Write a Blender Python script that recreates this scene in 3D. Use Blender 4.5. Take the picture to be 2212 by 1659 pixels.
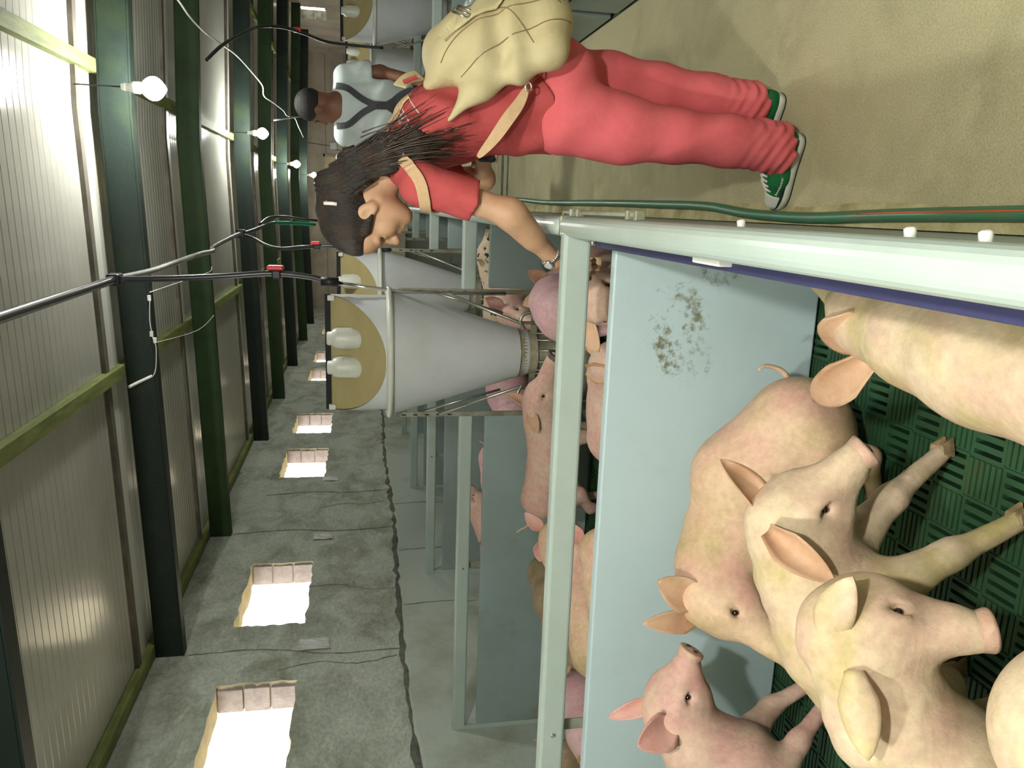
import bpy, bmesh, math, random
import numpy as np
from mathutils import Vector, Matrix
from mathutils.bvhtree import BVHTree

# ---------------------------------------------------------------- scene reset
for o in list(bpy.data.objects):
    bpy.data.objects.remove(o, do_unlink=True)
SC = bpy.context.scene
COL = SC.collection

# ---------------------------------------------------------------- camera
# World: X across the barn, Y along the corridor, Z up.  The phone was held sideways,
# so the picture is turned a quarter turn (world up points to the left of the frame).
cam_d = bpy.data.cameras.new('camera')
cam_d.sensor_fit = 'HORIZONTAL'; cam_d.sensor_width = 36.0
cam_d.lens = 36.0 * 1700.0 / 2212.0
cam_d.clip_start = 0.02; cam_d.clip_end = 200
cam = bpy.data.objects.new('camera', cam_d); COL.objects.link(cam)
Rr = Vector((0.97552646, 0.21979677, -0.00612435))      # right of the upright view
Ru = Vector((-0.03522867, 0.18372756, 0.98234573))      # up of the upright view
Rb = Vector((0.21704163, -0.95808849, 0.18697424))      # backwards
cx, cy, cz = -Ru, Rr, Rb
cam.matrix_world = Matrix(((cx.x, cy.x, cz.x, 0.0), (cx.y, cy.y, cz.y, 0.0), (cx.z, cy.z, cz.z, 1.45), (0, 0, 0, 1)))
SC.camera = cam

# ---------------------------------------------------------------- world, exposure
W = bpy.data.worlds.new('overcast_sky'); SC.world = W; W.use_nodes = True
bg = W.node_tree.nodes['Background']
bg.inputs[0].default_value = (1.0, 0.955, 0.88, 1); bg.inputs[1].default_value = 5.5
SC.view_settings.view_transform = 'Standard'
try: SC.view_settings.look = 'None'
except Exception: pass
SC.view_settings.gamma = 1.0
SC.view_settings.use_curve_mapping = False
SC.view_settings.exposure = 0.0
LAMP_L = 830.0          # radiance of the energy saving bulbs
LAMP_COL = (1.0, 1.0, 0.93)
LAMP_K = [1.45, 0.85, 0.60, 0.60, 0.60, 0.60]      # strength of each bulb
LAMPS = [(0.42, -0.35), (-0.95, 0.15), (0.66, 5.58), (0.86, 11.35), (0.73, 17.05), (0.72, 23.2)]
rnd = random.Random(7)

# ---------------------------------------------------------------- materials
MATS = {}
def mat(name, col, rough=0.6, col2=None, scale=6.0, detail=6.0, lo=0.35, hi=0.7, col3=None, scale3=2.0, lo3=0.5, hi3=0.7,
        bump=0.0, bscale=60.0, metal=0.0, spec=0.5, stretch=(1, 1, 1), emit=0.0, rough2=None, dist=0.0, sss=0.0, bstretch=None, fine=0.0, fscale=110.0):
    if name in MATS: return MATS[name]
    m = bpy.data.materials.new(name); m.use_nodes = True
    nt = m.node_tree; N = nt.nodes; L = nt.links
    b = N['Principled BSDF']
    b.inputs['Base Color'].default_value = (*col, 1); b.inputs['Roughness'].default_value = rough
    b.inputs['Metallic'].default_value = metal; b.inputs['Specular IOR Level'].default_value = spec
    if sss:
        b.inputs['Subsurface Weight'].default_value = sss
        b.inputs['Subsurface Radius'].default_value = (0.02, 0.008, 0.005)
    if emit:
        b.inputs['Emission Color'].default_value = (*col, 1); b.inputs['Emission Strength'].default_value = emit
    tc = N.new('ShaderNodeTexCoord')
    mp = N.new('ShaderNodeMapping'); mp.inputs['Scale'].default_value = stretch
    L.new(tc.outputs['Object'], mp.inputs['Vector'])
    def noise(sc, de, vec=None, ds=0.0):
        n = N.new('ShaderNodeTexNoise'); n.inputs['Scale'].default_value = sc; n.inputs['Detail'].default_value = de
        n.inputs['Roughness'].default_value = 0.62; n.inputs['Distortion'].default_value = ds
        L.new((vec or mp).outputs['Vector'], n.inputs['Vector']); return n
    def ramp(n, a, c):
        r = N.new('ShaderNodeValToRGB'); r.color_ramp.elements[0].position = a; r.color_ramp.elements[1].position = c
        L.new(n.outputs['Fac'], r.inputs['Fac']); return r
    def mix(fac, a, c):
        x = N.new('ShaderNodeMix'); x.data_type = 'RGBA'
        L.new(fac, x.inputs[0])
        for v, i in ((a, 6), (c, 7)):
            if isinstance(v, tuple): x.inputs[i].default_value = (*v, 1)
            else: L.new(v, x.inputs[i])
        return x.outputs[2]
    cur = tuple(col)
    if col2 is not None:
        r = ramp(noise(scale, detail, ds=dist), lo, hi)
        cur = mix(r.outputs['Color'], cur, tuple(col2))
        if rough2 is not None:
            mr = N.new('ShaderNodeMapRange'); mr.inputs['To Min'].default_value = rough; mr.inputs['To Max'].default_value = rough2
            L.new(r.outputs['Color'], mr.inputs['Value']); L.new(mr.outputs[0], b.inputs['Roughness'])
    if col3 is not None:
        r = ramp(noise(scale3, detail, ds=dist), lo3, hi3)
        cur = mix(r.outputs['Color'], cur, tuple(col3))
    if fine:                                                    # small scale grain
        fr = N.new('ShaderNodeMapRange'); fr.inputs['From Min'].default_value = .3; fr.inputs['From Max'].default_value = .7
        fr.inputs['To Min'].default_value = 1 - fine; fr.inputs['To Max'].default_value = 1 + fine
        L.new(noise(fscale, 3.0).outputs['Fac'], fr.inputs['Value'])
        vm = N.new('ShaderNodeVectorMath'); vm.operation = 'SCALE'
        if isinstance(cur, tuple): vm.inputs[0].default_value = cur
        else: L.new(cur, vm.inputs[0])
        L.new(fr.outputs[0], vm.inputs['Scale']); cur = vm.outputs[0]
    if not isinstance(cur, tuple):
        L.new(cur, b.inputs['Base Color'])
    if bump:
        v = mp
        if bstretch:
            v = N.new('ShaderNodeMapping'); v.inputs['Scale'].default_value = bstretch
            L.new(tc.outputs['Object'], v.inputs['Vector'])
        n = noise(bscale, 6.0, v)
        bm_ = N.new('ShaderNodeBump'); bm_.inputs['Strength'].default_value = bump; bm_.inputs['Distance'].default_value = 0.01
        L.new(n.outputs['Fac'], bm_.inputs['Height']); L.new(bm_.outputs['Normal'], b.inputs['Normal'])
    MATS[name] = m
    return m

M_plaster = mat('rough_cement_plaster', (0.50, 0.55, 0.475), 0.95, (0.25, 0.27, 0.20), 1.7, 10, .42, .70, (0.58, 0.62, 0.54), 4.5, .52, .75, bump=1.0, bscale=28, spec=.2, stretch=(1, 1, 1.6), dist=.6, fine=.18, fscale=22)
M_plinth = mat('smooth_cement_plinth', (0.46, 0.52, 0.46), 0.9, (0.25, 0.25, 0.16), 1.3, 9, .5, .78, bump=0.5, bscale=22, spec=.2)
M_crack = mat('dark_cement_crack', (0.10, 0.105, 0.085), 1.0, (0.17, .18, .15), 9, 6, .4, .6, bump=.8, bscale=50, spec=.1)
M_farwall = mat('brown_cement_wall', (0.52, 0.45, 0.355), 0.95, (0.33, 0.29, 0.225), 1.1, 8, .4, .7, bump=.5, bscale=20, spec=.2)
M_floor = mat('worn_concrete_floor', (0.43, 0.39, 0.235), 0.85, (0.31, 0.285, 0.16), 1.6, 9, .44, .70, (0.50, 0.45, 0.275), 3.2, .52, .75, bump=.22, bscale=120, spec=.3, dist=.5, fine=.20, fscale=170)
M_kerb = mat('mortar_edge', (0.50, 0.45, 0.25), 0.9, (0.3, 0.26, 0.12), 7, 8, .4, .65, bump=.6, bscale=50, spec=.2)
M_ceil = mat('ribbed_sandwich_panel', (0.56, 0.555, 0.50), 0.15, (0.47, 0.46, 0.40), 1.2, 5, .4, .7, spec=.6, rough2=.22)
M_litstrip = mat('lamplit_ceiling_white', (0.72, 0.74, 0.66), 0.35, spec=.5)
M_lath = mat('grey_wood_lath', (0.20, 0.18, 0.15), 0.8, (0.13, .115, .09), 5, 6, .4, .6, bump=.3, bscale=40, stretch=(1, 8, 1))
M_beam = mat('dark_green_steel', (0.007, 0.016, 0.012), 0.55, (0.018, 0.032, 0.012), 2.5, 8, .5, .75, spec=.35, bump=.2, bscale=30)
M_beam2 = mat('mossy_green_steel', (0.026, 0.055, 0.017), 0.65, (0.014, 0.03, 0.013), 2.5, 8, .45, .75, spec=.3, bump=.2, bscale=30)
M_batten = mat('green_treated_wood', (0.27, 0.30, 0.09), 0.7, (0.14, 0.18, 0.06), 3, 6, .4, .65, bump=.4, bscale=40, stretch=(6, 1, 6))
M_panel_shade = mat('shaded_blue_grey_pvc', (0.27, 0.345, 0.335), 0.42, (0.23, 0.28, 0.25), 2.0, 6, .4, .7, (0.19, 0.19, 0.11), 2.6, .56, .80, spec=.45)  # base darkened for the dim light on farther boards; olive patches are dirt
def dirt_panel():
    m = bpy.data.materials.new('soiled_blue_grey_panel'); m.use_nodes = True; nt = m.node_tree; N = nt.nodes; L = nt.links; b = N['Principled BSDF']
    b.inputs['Roughness'].default_value = .42
    tc = N.new('ShaderNodeTexCoord')
    def noise(sc, de, dist=0):
        n = N.new('ShaderNodeTexNoise'); n.inputs['Scale'].default_value = sc; n.inputs['Detail'].default_value = de; n.inputs['Roughness'].default_value = .7; n.inputs['Distortion'].default_value = dist
        L.new(tc.outputs['Object'], n.inputs['Vector']); return n.outputs['Fac']
    def math_(op, a, c=None):
        x = N.new('ShaderNodeMath'); x.operation = op
        for i, v in enumerate((a, c)):
            if v is None: continue
            if isinstance(v, (int, float)): x.inputs[i].default_value = v
            else: L.new(v, x.inputs[i])
        return x.outputs[0]
    def blob(cx_, cz_, rx, rz):
        mp = N.new('ShaderNodeMapping'); mp.inputs['Location'].default_value = (-cx_ / rx, 0, -cz_ / rz); mp.inputs['Scale'].default_value = (1 / rx, 0, 1 / rz)
        L.new(tc.outputs['Object'], mp.inputs['Vector'])
        ln = N.new('ShaderNodeVectorMath'); ln.operation = 'LENGTH'; L.new(mp.outputs[0], ln.inputs[0])
        mr = N.new('ShaderNodeMapRange'); mr.inputs['From Min'].default_value = .35; mr.inputs['From Max'].default_value = 1.15; mr.inputs['To Min'].default_value = 1; mr.inputs['To Max'].default_value = 0
        L.new(ln.outputs['Value'], mr.inputs['Value']); return mr.outputs[0]
    area = math_('MAXIMUM', math_('MAXIMUM', blob(1.40, .47, .30, .20), blob(1.60, .36, .14, .12)), math_('MULTIPLY', blob(.9, .35, 1.6, .5), .34))
    patch = math_('MULTIPLY', noise(9, 4, .5), area)
    sp = N.new('ShaderNodeMapRange'); sp.inputs['From Min'].default_value = .30; sp.inputs['From Max'].default_value = .42
    L.new(math_('MULTIPLY', noise(42, 8), math_('ADD', patch, .12)), sp.inputs['Value'])
    x = N.new('ShaderNodeMix'); x.data_type = 'RGBA'; x.inputs[6].default_value = (.46, .575, .60, 1); x.inputs[7].default_value = (.15, .14, .06, 1)
    L.new(sp.outputs[0], x.inputs[0])
    y = N.new('ShaderNodeMix'); y.data_type = 'RGBA'; y.inputs[7].default_value = (.40, .49, .46, 1); L.new(x.outputs[2], y.inputs[6])
    r = N.new('ShaderNodeMapRange'); r.inputs['From Min'].default_value = .45; r.inputs['From Max'].default_value = .75; r.inputs['To Max'].default_value = .6; L.new(noise(2.2, 5), r.inputs['Value']); L.new(r.outputs[0], y.inputs[0])
    L.new(y.outputs[2], b.inputs['Base Color']); return m
M_panel_d = dirt_panel()
M_panel_old = mat('soiled_blue_grey_panel', (0.375, 0.475, 0.485), 0.45, (0.19, 0.20, 0.12), 26, 10, .635, .70, (0.33, 0.40, 0.36), 2.0, .45, .7, spec=.4)
M_rail = mat('pale_grey_green_profile', (0.40, 0.475, 0.435), 0.36, (0.36, 0.43, 0.385), 3, 5, .4, .7, spec=.5)
M_dirtyrail = mat('galvanised_strip', (0.30, 0.31, 0.24), 0.5, (0.20, .19, .12), 9, 6, .4, .65, metal=.35, spec=.4)
M_galv = mat('galvanised_tube', (0.42, 0.42, 0.36), 0.32, (0.25, .22, .14), 12, 6, .5, .7, metal=.8)
M_chrome = mat('bright_steel', (0.75, 0.75, 0.72), 0.15, metal=1.0)
M_dark = mat('black_rubber', (0.012, 0.012, 0.014), 0.45, spec=.4)
M_darkline = mat('dark_seam', (0.02, 0.022, 0.025), 0.8, spec=.2)
M_blueedge = mat('blue_panel_edge', (0.035, 0.036, 0.10), 0.5)
M_hopper = mat('milky_white_plastic', (0.62, 0.655, 0.67), 0.36, (0.56, .58, .56), 3, 4, .4, .7, spec=.45)
M_hopper_d = mat('milky_plastic_soiled', (0.50, 0.49, 0.43), 0.42, (0.34, .27, .13), 7, 8, .38, .62, spec=.4)
M_lid = mat('tan_plastic_lid', (0.40, 0.335, 0.165), 0.45, (0.34, .28, .13), 4, 5, .4, .7, spec=.4)
M_cap = mat('white_plastic_cap', (0.60, 0.62, 0.56), 0.4, (.52, .52, .42), 6, 4, .4, .7)
M_slat = mat('dark_green_slat_plastic', (0.022, 0.078, 0.034), 0.5, (0.035, 0.075, 0.032), 8, 7, .4, .7, (0.05, 0.052, 0.02), 4, .55, .8, spec=.35)
M_slatdark = mat('dark_green_pen_floor', (0.03, 0.05, 0.025), 0.7, (0.05, .045, .02), 5, 7, .4, .7, bump=.4, bscale=60)
M_pit = mat('dark_slurry', (0.012, 0.010, 0.006), 0.12, spec=.5)
M_hose_g = mat('green_garden_hose', (0.045, 0.17, 0.085), 0.4, (0.10, .15, .08), 6, 7, .45, .7, spec=.45)
M_orange = mat('orange_hose_stripe', (0.5, 0.10, 0.03), 0.5)
M_hose_b = mat('black_water_hose', (0.022, 0.024, 0.028), 0.3, (0.10, .10, .10), 5, 6, .5, .75, spec=.55)
M_hose_gr = mat('grey_dusty_hose', (0.26, 0.26, 0.245), 0.45, (0.12, .12, .12), 5, 6, .45, .7)
M_tealhose = mat('bright_green_hose', (0.0, 0.36, 0.15), 0.4)
M_red = mat('red_valve_plastic', (0.62, 0.025, 0.03), 0.4)
M_whitewire = mat('white_cable', (0.78, 0.78, 0.74), 0.4)
M_tape = mat('shiny_clear_tape', (0.50, 0.52, 0.50), 0.16, (.42, .44, .43), 20, 4, .4, .6, bump=.5, bscale=45, spec=.8)
M_block = mat('hollow_concrete_block', (0.36, 0.32, 0.315), 0.95, (0.28, .24, .23), 14, 7, .4, .65, bump=.6, bscale=60, spec=.2)
M_reveal = mat('pale_render', (0.52, 0.47, 0.35), 0.95, (0.40, .35, .24), 7, 8, .4, .7, bump=.5, bscale=40, spec=.2)
M_ground = mat('pale_yard_ground', (0.55, 0.48, 0.36), 0.95, (.4, .38, .25), .6, 6, .4, .7)
M_door = mat('cream_door_board', (0.62, 0.50, 0.27), 0.6, (.55, .43, .22), 2, 5, .4, .7)
def bulb_mat(k): return mat('glowing_bulb_%d' % round(k * 100), LAMP_COL, 0.5, emit=LAMP_L * k)
M_base = mat('white_lamp_base', (0.7, 0.7, 0.66), 0.5)

# ---------------------------------------------------------------- mesh helpers
def link(o, parent=None, label=None, cat=None, group=None, kind=None):
    COL.objects.link(o)
    if parent is not None: o.parent = parent
    if label: o['label'] = label
    if cat: o['category'] = cat
    if group: o['group'] = group
    if kind: o['kind'] = kind
    return o
def empty(name, loc=(0, 0, 0), **k):
    o = bpy.data.objects.new(name, None); o.empty_display_size = .1; o.location = loc
    return link(o, **k)
def add(name, me, m, parent=None, loc=None, smooth=False, **k):
    if isinstance(me, bmesh.types.BMesh):
        b = me; me = bpy.data.meshes.new(name); bmesh.ops.recalc_face_normals(b, faces=b.faces[:]); b.to_mesh(me); b.free()
    if m is not None and len(me.materials) == 0: me.materials.append(m)
    if smooth: me.polygons.foreach_set('use_smooth', [True] * len(me.polygons))
    o = bpy.data.objects.new(name, me)
    if parent is not None and loc is None:
        # parts are written in world coordinates: shift into the thing's frame
        off = parent_off(parent)
        if off.length > 0:
            me.transform(Matrix.Translation(-off))
    elif loc is not None: o.location = loc
    return link(o, parent, **k)
def parent_off(p):
    v = Vector((0, 0, 0))
    while p is not None:
        v += p.location; p = p.parent
    return v
def box(b, x0, x1, y0, y1, z0, z1, mi=0):
    vs = [b.verts.new(p) for p in ((x0, y0, z0), (x1, y0, z0), (x1, y1, z0), (x0, y1, z0), (x0, y0, z1), (x1, y0, z1), (x1, y1, z1), (x0, y1, z1))]
    for f in ((3, 2, 1, 0), (4, 5, 6, 7), (0, 1, 5, 4), (1, 2, 6, 5), (2, 3, 7, 6), (3, 0, 4, 7)):
        fc = b.faces.new([vs[i] for i in f]); fc.material_index = mi
    return vs
def bbox(name, dims, m, parent=None, bev=0.0, seg=2, **k):
    b = bmesh.new(); box(b, *dims)
    if bev: bmesh.ops.bevel(b, geom=b.edges[:], offset=bev, segments=seg, affect='EDGES', profile=.5)
    return add(name, b, m, parent, **k)
def frame_of(d):
    d = Vector(d).normalized()
    a = Vector((0, 0, 1)) if abs(d.z) < .9 else Vector((1, 0, 0))
    s = d.cross(a).normalized(); return s, s.cross(d).normalized()
def tube(b, pts, r, n=10, cap=True, mi=0):
    pts = [Vector(p) for p in pts]; rs = r if isinstance(r, (list, tuple)) else [r] * len(pts)
    rings = []; s = None
    for i, p in enumerate(pts):
        d = (pts[min(i + 1, len(pts) - 1)] - pts[max(i - 1, 0)])
        if d.length < 1e-9: d = Vector((0, 0, 1))
        d.normalize()
        if s is None: s, u = frame_of(d)
        else:
            s = (s - d * s.dot(d)).normalized(); u = s.cross(d).normalized()
        rings.append([b.verts.new(p + (s * math.cos(2 * math.pi * j / n) + u * math.sin(2 * math.pi * j / n)) * rs[i]) for j in range(n)])
    for a, c in zip(rings, rings[1:]):
        for j in range(n):
            f = b.faces.new((a[j], a[(j + 1) % n], c[(j + 1) % n], c[j])); f.smooth = True; f.material_index = mi
    if cap:
        for rg in (rings[0][::-1], rings[-1]):
            f = b.faces.new(rg); f.material_index = mi
def smooth_path(pts, sub=6):
    P = [Vector(p) for p in pts]; out = []
    for i in range(len(P) - 1):
        p0, p1, p2, p3 = P[max(i - 1, 0)], P[i], P[i + 1], P[min(i + 2, len(P) - 1)]
        for k in range(sub):
            t = k / sub
            out.append(.5 * ((2 * p1) + (p2 - p0) * t + (2 * p0 - 5 * p1 + 4 * p2 - p3) * t * t + (3 * p1 - p0 - 3 * p2 + p3) * t ** 3))
    out.append(P[-1]); return out
def tubeobj(name, pts, r, m, parent=None, n=10, sub=0, **k):
    b = bmesh.new(); tube(b, smooth_path(pts, sub) if sub else pts, r, n)
    return add(name, b, m, parent, **k)
def lathe(b, prof, cx, cy, n=32, a0=0, a1=2 * math.pi, mi=0, cap=False):
    full = abs(a1 - a0 - 2 * math.pi) < 1e-6
    rings = []
    for r, z in prof:
        rings.append([b.verts.new((cx + r * math.cos(a0 + (a1 - a0) * j / n), cy + r * math.sin(a0 + (a1 - a0) * j / n), z)) for j in range(n if full else n + 1)])
    for a, c in zip(rings, rings[1:]):
        for j in range(n):
            j2 = (j + 1) % n if full else j + 1
            f = b.faces.new((a[j], a[j2], c[j2], c[j])); f.smooth = True; f.material_index = mi
    if cap:
        b.faces.new(rings[0][::-1]); b.faces.new(rings[-1])
    return rings
def bolt(name, p, d, r, h, m, parent):
    d = Vector(d).normalized(); b = bmesh.new(); p = Vector(p)
    tube(b, [p - d * .004, p + d * h * .8, p + d * h], [r, r, r * .6], 8)
    return add(name, b, m, parent)
# ---------------------------------------------------------------- implicit surfaces (bodies, clothes, soft goods)
class Field:
    def __init__(s, lo, hi, h):
        s.lo = np.array(lo, float); s.h = h
        s.n = np.ceil((np.array(hi, float) - s.lo) / h).astype(int) + 1
        s.F = np.full(s.n, 1.0, np.float32)
    def win(s, lo, hi):
        a = np.clip(np.floor((np.array(lo) - s.lo) / s.h).astype(int), 0, s.n - 1)
        c = np.clip(np.ceil((np.array(hi) - s.lo) / s.h).astype(int) + 1, 1, s.n)
        if np.any(c <= a): return None
        ax = [s.lo[i] + s.h * np.arange(a[i], c[i]) for i in range(3)]
        P = np.stack(np.meshgrid(*ax, indexing='ij'), -1)
        return (slice(a[0], c[0]), slice(a[1], c[1]), slice(a[2], c[2])), P
    def put(s, w, d, k, sub=False):
        sl, P = w; F = s.F[sl]; d = d.astype(np.float32)
        if sub:
            a, c = F, -d
            hh = np.maximum(k - np.abs(a - c), 0) / k
            s.F[sl] = np.maximum(a, c) + hh * hh * k * .25
        else:
            hh = np.maximum(k - np.abs(F - d), 0) / k
            s.F[sl] = np.minimum(F, d) - hh * hh * k * .25
    def cap(s, a, b, ra, rb=None, k=.03, up=None, sub=False):
        """tapered capsule; radii may be (width, height) pairs, 'up' gives the height direction"""
        a = np.array(a, float); b = np.array(b, float); rb = ra if rb is None else rb
        wa, ha = ra if isinstance(ra, tuple) else (ra, ra); wb, hb = rb if isinstance(rb, tuple) else (rb, rb)
        R = max(wa, ha, wb, hb) + k + 3 * s.h
        w = s.win(np.minimum(a, b) - R, np.maximum(a, b) + R)
        if w is None: return
        P = w[1]; ab = b - a; L2 = max(ab @ ab, 1e-12)
        t = np.clip(((P - a) @ ab) / L2, 0, 1); q = P - (a + t[..., None] * ab)
        if wa == ha and wb == hb:
            d = np.sqrt((q * q).sum(-1)) - (wa + t * (wb - wa))
        else:
            e = ab / math.sqrt(L2); u = np.array(up if up is not None else (0, 0, 1), float)
            u = u - (u @ e) * e; u /= np.linalg.norm(u); sd = np.cross(e, u)
            ww = wa + t * (wb - wa); hh = ha + t * (hb - ha); mn = np.minimum(ww, hh)
            d = (np.sqrt(((q @ sd) / ww) ** 2 + ((q @ u) / hh) ** 2 + ((q @ e) / mn) ** 2) - 1) * mn
        s.put(w, d, k, sub)
    def ell(s, c, r, ax=None, k=.03, sub=False):
        c = np.array(c, float); r = np.array(r, float)
        R = r.max() + k + 3 * s.h; w = s.win(c - R, c + R)
        if w is None: return
        q = w[1] - c
        if ax is not None: q = q @ np.array(ax, float).T
        d = (np.sqrt(((q / r) ** 2).sum(-1)) - 1) * r.min()
        s.put(w, d, k, sub)
    def rbox(s, c, r, rd, ax=None, k=.03, sub=False):
        c = np.array(c, float); r = np.array(r, float)
        R = np.linalg.norm(r) + rd + k + 3 * s.h; w = s.win(c - R, c + R)
        if w is None: return
        q = w[1] - c
        if ax is not None: q = q @ np.array(ax, float).T
        q = np.abs(q) - (r - rd)
        d = np.sqrt((np.maximum(q, 0) ** 2).sum(-1)) + np.minimum(q.max(-1), 0) - rd
        s.put(w, d, k, sub)
    def half(s, p, n, k=.01):
        """cut away everything on the n side of a plane"""
        p = np.array(p, float); n = np.array(n, float); n /= np.linalg.norm(n)
        w = s.win(s.lo, s.lo + s.h * s.n)
        s.put(w, -((w[1] - p) @ n), k, True)
    def warp(s, fn):
        w = s.win(s.lo, s.lo + s.h * s.n); s.F[w[0]] = s.F[w[0]] + fn(w[1]).astype(np.float32)
    def mesh(s, name):
        F = s.F; F[0] = F[-1] = 1; F[:, 0] = F[:, -1] = 1; F[:, :, 0] = F[:, :, -1] = 1
        S = F < 0
        c = np.zeros(np.array(F.shape) - 1, np.int8)
        for i in (0, 1):
            for j in (0, 1):
                for k in (0, 1):
                    c += S[i:i + c.shape[0], j:j + c.shape[1], k:k + c.shape[2]]
        I, J, K = np.nonzero((c > 0) & (c < 8)); n = len(I)
        idx = np.full(c.shape, -1, np.int32); idx[I, J, K] = np.arange(n)
        acc = np.zeros((n, 3)); cnt = np.zeros(n)
        for ax in range(3):
            o1, o2 = [(1, 2), (0, 2), (0, 1)][ax]
            for p in (0, 1):
                for q in (0, 1):
                    a = [0, 0, 0]; a[o1] = p; a[o2] = q; b = list(a); b[ax] = 1
                    va = F[I + a[0], J + a[1], K + a[2]]; vb = F[I + b[0], J + b[1], K + b[2]]
                    m = (va < 0) != (vb < 0)
                    t = np.where(m, va / np.where(m, va - vb, 1), 0)
                    pos = np.array([a] * n, float); pos[:, ax] += t
                    acc[m] += pos[m]; cnt[m] += 1
        V = (acc / cnt[:, None] + np.stack([I, J, K], 1)) * s.h + s.lo
        Q = []
        for ax in range(3):
            o1, o2 = [(1, 2), (2, 0), (0, 1)][ax]
            sl0 = [slice(None)] * 3; sl1 = [slice(None)] * 3; sl0[ax] = slice(0, -1); sl1[ax] = slice(1, None)
            e = S[tuple(sl0)] != S[tuple(sl1)]
            E = np.stack(np.nonzero(e), 1)
            E = E[(E[:, o1] > 0) & (E[:, o2] > 0)]
            inside = S[E[:, 0], E[:, 1], E[:, 2]]
            def cell(d1, d2):
                G = E.copy(); G[:, o1] += d1; G[:, o2] += d2
                G = np.minimum(G, np.array(idx.shape) - 1); return idx[G[:, 0], G[:, 1], G[:, 2]]
            q = np.stack([cell(-1, -1), cell(0, -1), cell(0, 0), cell(-1, 0)], 1)
            q = np.where(inside[:, None], q, q[:, ::-1]); Q.append(q)
        Q = np.concatenate(Q); Q = Q[(Q >= 0).all(1)]
        me = bpy.data.meshes.new(name)
        me.vertices.add(len(V)); me.vertices.foreach_set('co', V.astype(np.float32).ravel())
        me.loops.add(len(Q) * 4); me.loops.foreach_set('vertex_index', Q.astype(np.int32).ravel())
        me.polygons.add(len(Q)); me.polygons.foreach_set('loop_start', np.arange(0, len(Q) * 4, 4, dtype=np.int32))
        me.polygons.foreach_set('use_smooth', np.ones(len(Q), bool))
        me.update(calc_edges=True); me.validate()
        return me
def bvh_of(me):
    return BVHTree.FromPolygons([v.co.copy() for v in me.vertices], [tuple(p.vertices) for p in me.polygons])
def V3(p): return Vector(p)
def uv_sphere(b, c, r, n=12, m=8, mi=0):
    r = r if isinstance(r, (list, tuple)) else (r, r, r)
    rows = []
    for i in range(1, m):
        th = math.pi * i / m
        rows.append([b.verts.new((c[0] + r[0] * math.sin(th) * math.cos(2 * math.pi * j / n), c[1] + r[1] * math.sin(th) * math.sin(2 * math.pi * j / n), c[2] + r[2] * math.cos(th))) for j in range(n)])
    t = b.verts.new((c[0], c[1], c[2] + r[2])); d = b.verts.new((c[0], c[1], c[2] - r[2]))
    fs = []
    for a, e in zip(rows, rows[1:]):
        for j in range(n): fs.append(b.faces.new((a[j], e[j], e[(j + 1) % n], a[(j + 1) % n])))
    for j in range(n):
        fs.append(b.faces.new((t, rows[0][j], rows[0][(j + 1) % n]))); fs.append(b.faces.new((d, rows[-1][(j + 1) % n], rows[-1][j])))
    for f in fs: f.smooth = True; f.material_index = mi
def ribbon(b, pts, nrm, width, th=.003, mi=0):
    """flat strap along pts; nrm = list of outward normals; width number or list"""
    P = [Vector(p) for p in pts]; rows = []
    for i, p in enumerate(P):
        d = (P[min(i + 1, len(P) - 1)] - P[max(i - 1, 0)]).normalized()
        n = Vector(nrm[i] if isinstance(nrm, list) else nrm); n = (n - d * n.dot(d)).normalized(); s = d.cross(n)
        w = (width[i] if isinstance(width, list) else width) / 2
        rows.append([b.verts.new(p + s * w + n * th), b.verts.new(p - s * w + n * th), b.verts.new(p - s * w - n * th), b.verts.new(p + s * w - n * th)])
    for a, c in zip(rows, rows[1:]):
        for j in range(4):
            f = b.faces.new((a[j], a[(j + 1) % 4], c[(j + 1) % 4], c[j])); f.material_index = mi
    b.faces.new(rows[0][::-1]).material_index = mi; b.faces.new(rows[-1]).material_index = mi
# ================================================================= THE SETTING
XL, XR, YB, YF = -3.5, 4.56, -5.0, 27.0
CX0, CX1 = -0.012, 1.10                      # corridor edges
def zr(x): return 3.10 + .03 * (4.03 - abs(x - .53))        # ceiling height

# --- corridor floor
b = bmesh.new(); box(b, CX0, CX1, YB, YF, -.25, 0)
FLOOR = add('floor', b, M_floor, label='worn beige concrete floor of the corridor', kind='structure')
b = bmesh.new()                              # uneven mortar strip under the fence on the pen side
n = 90; prev = None
for i in range(n + 1):
    y = YB + (YF - YB) * i / n; w = .05 + .02 * rnd.random()
    cur = [b.verts.new((CX0 - .005, y, .0)), b.verts.new((CX0 + w, y, .0)), b.verts.new((CX0 + w * .6, y, .010)), b.verts.new((CX0 - .005, y, .016))]
    if prev:
        for j in range(4): b.faces.new((prev[j], prev[(j + 1) % 4], cur[(j + 1) % 4], cur[j]))
    prev = cur
add('mortar_edge', b, M_kerb, FLOOR)
b = bmesh.new(); box(b, .05, 1.0, 8.30, 8.42, -.002, .003); box(b, .02, .7, 8.02, 8.09, -.002, .003)
add('floor_joint', b, M_crack, FLOOR)
# yard outside
b = bmesh.new(); box(b, -40, 40, -30, 60, -.9, -.8)
add('ground', b, M_ground, label='pale yard ground outside the barn', kind='structure')

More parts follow.
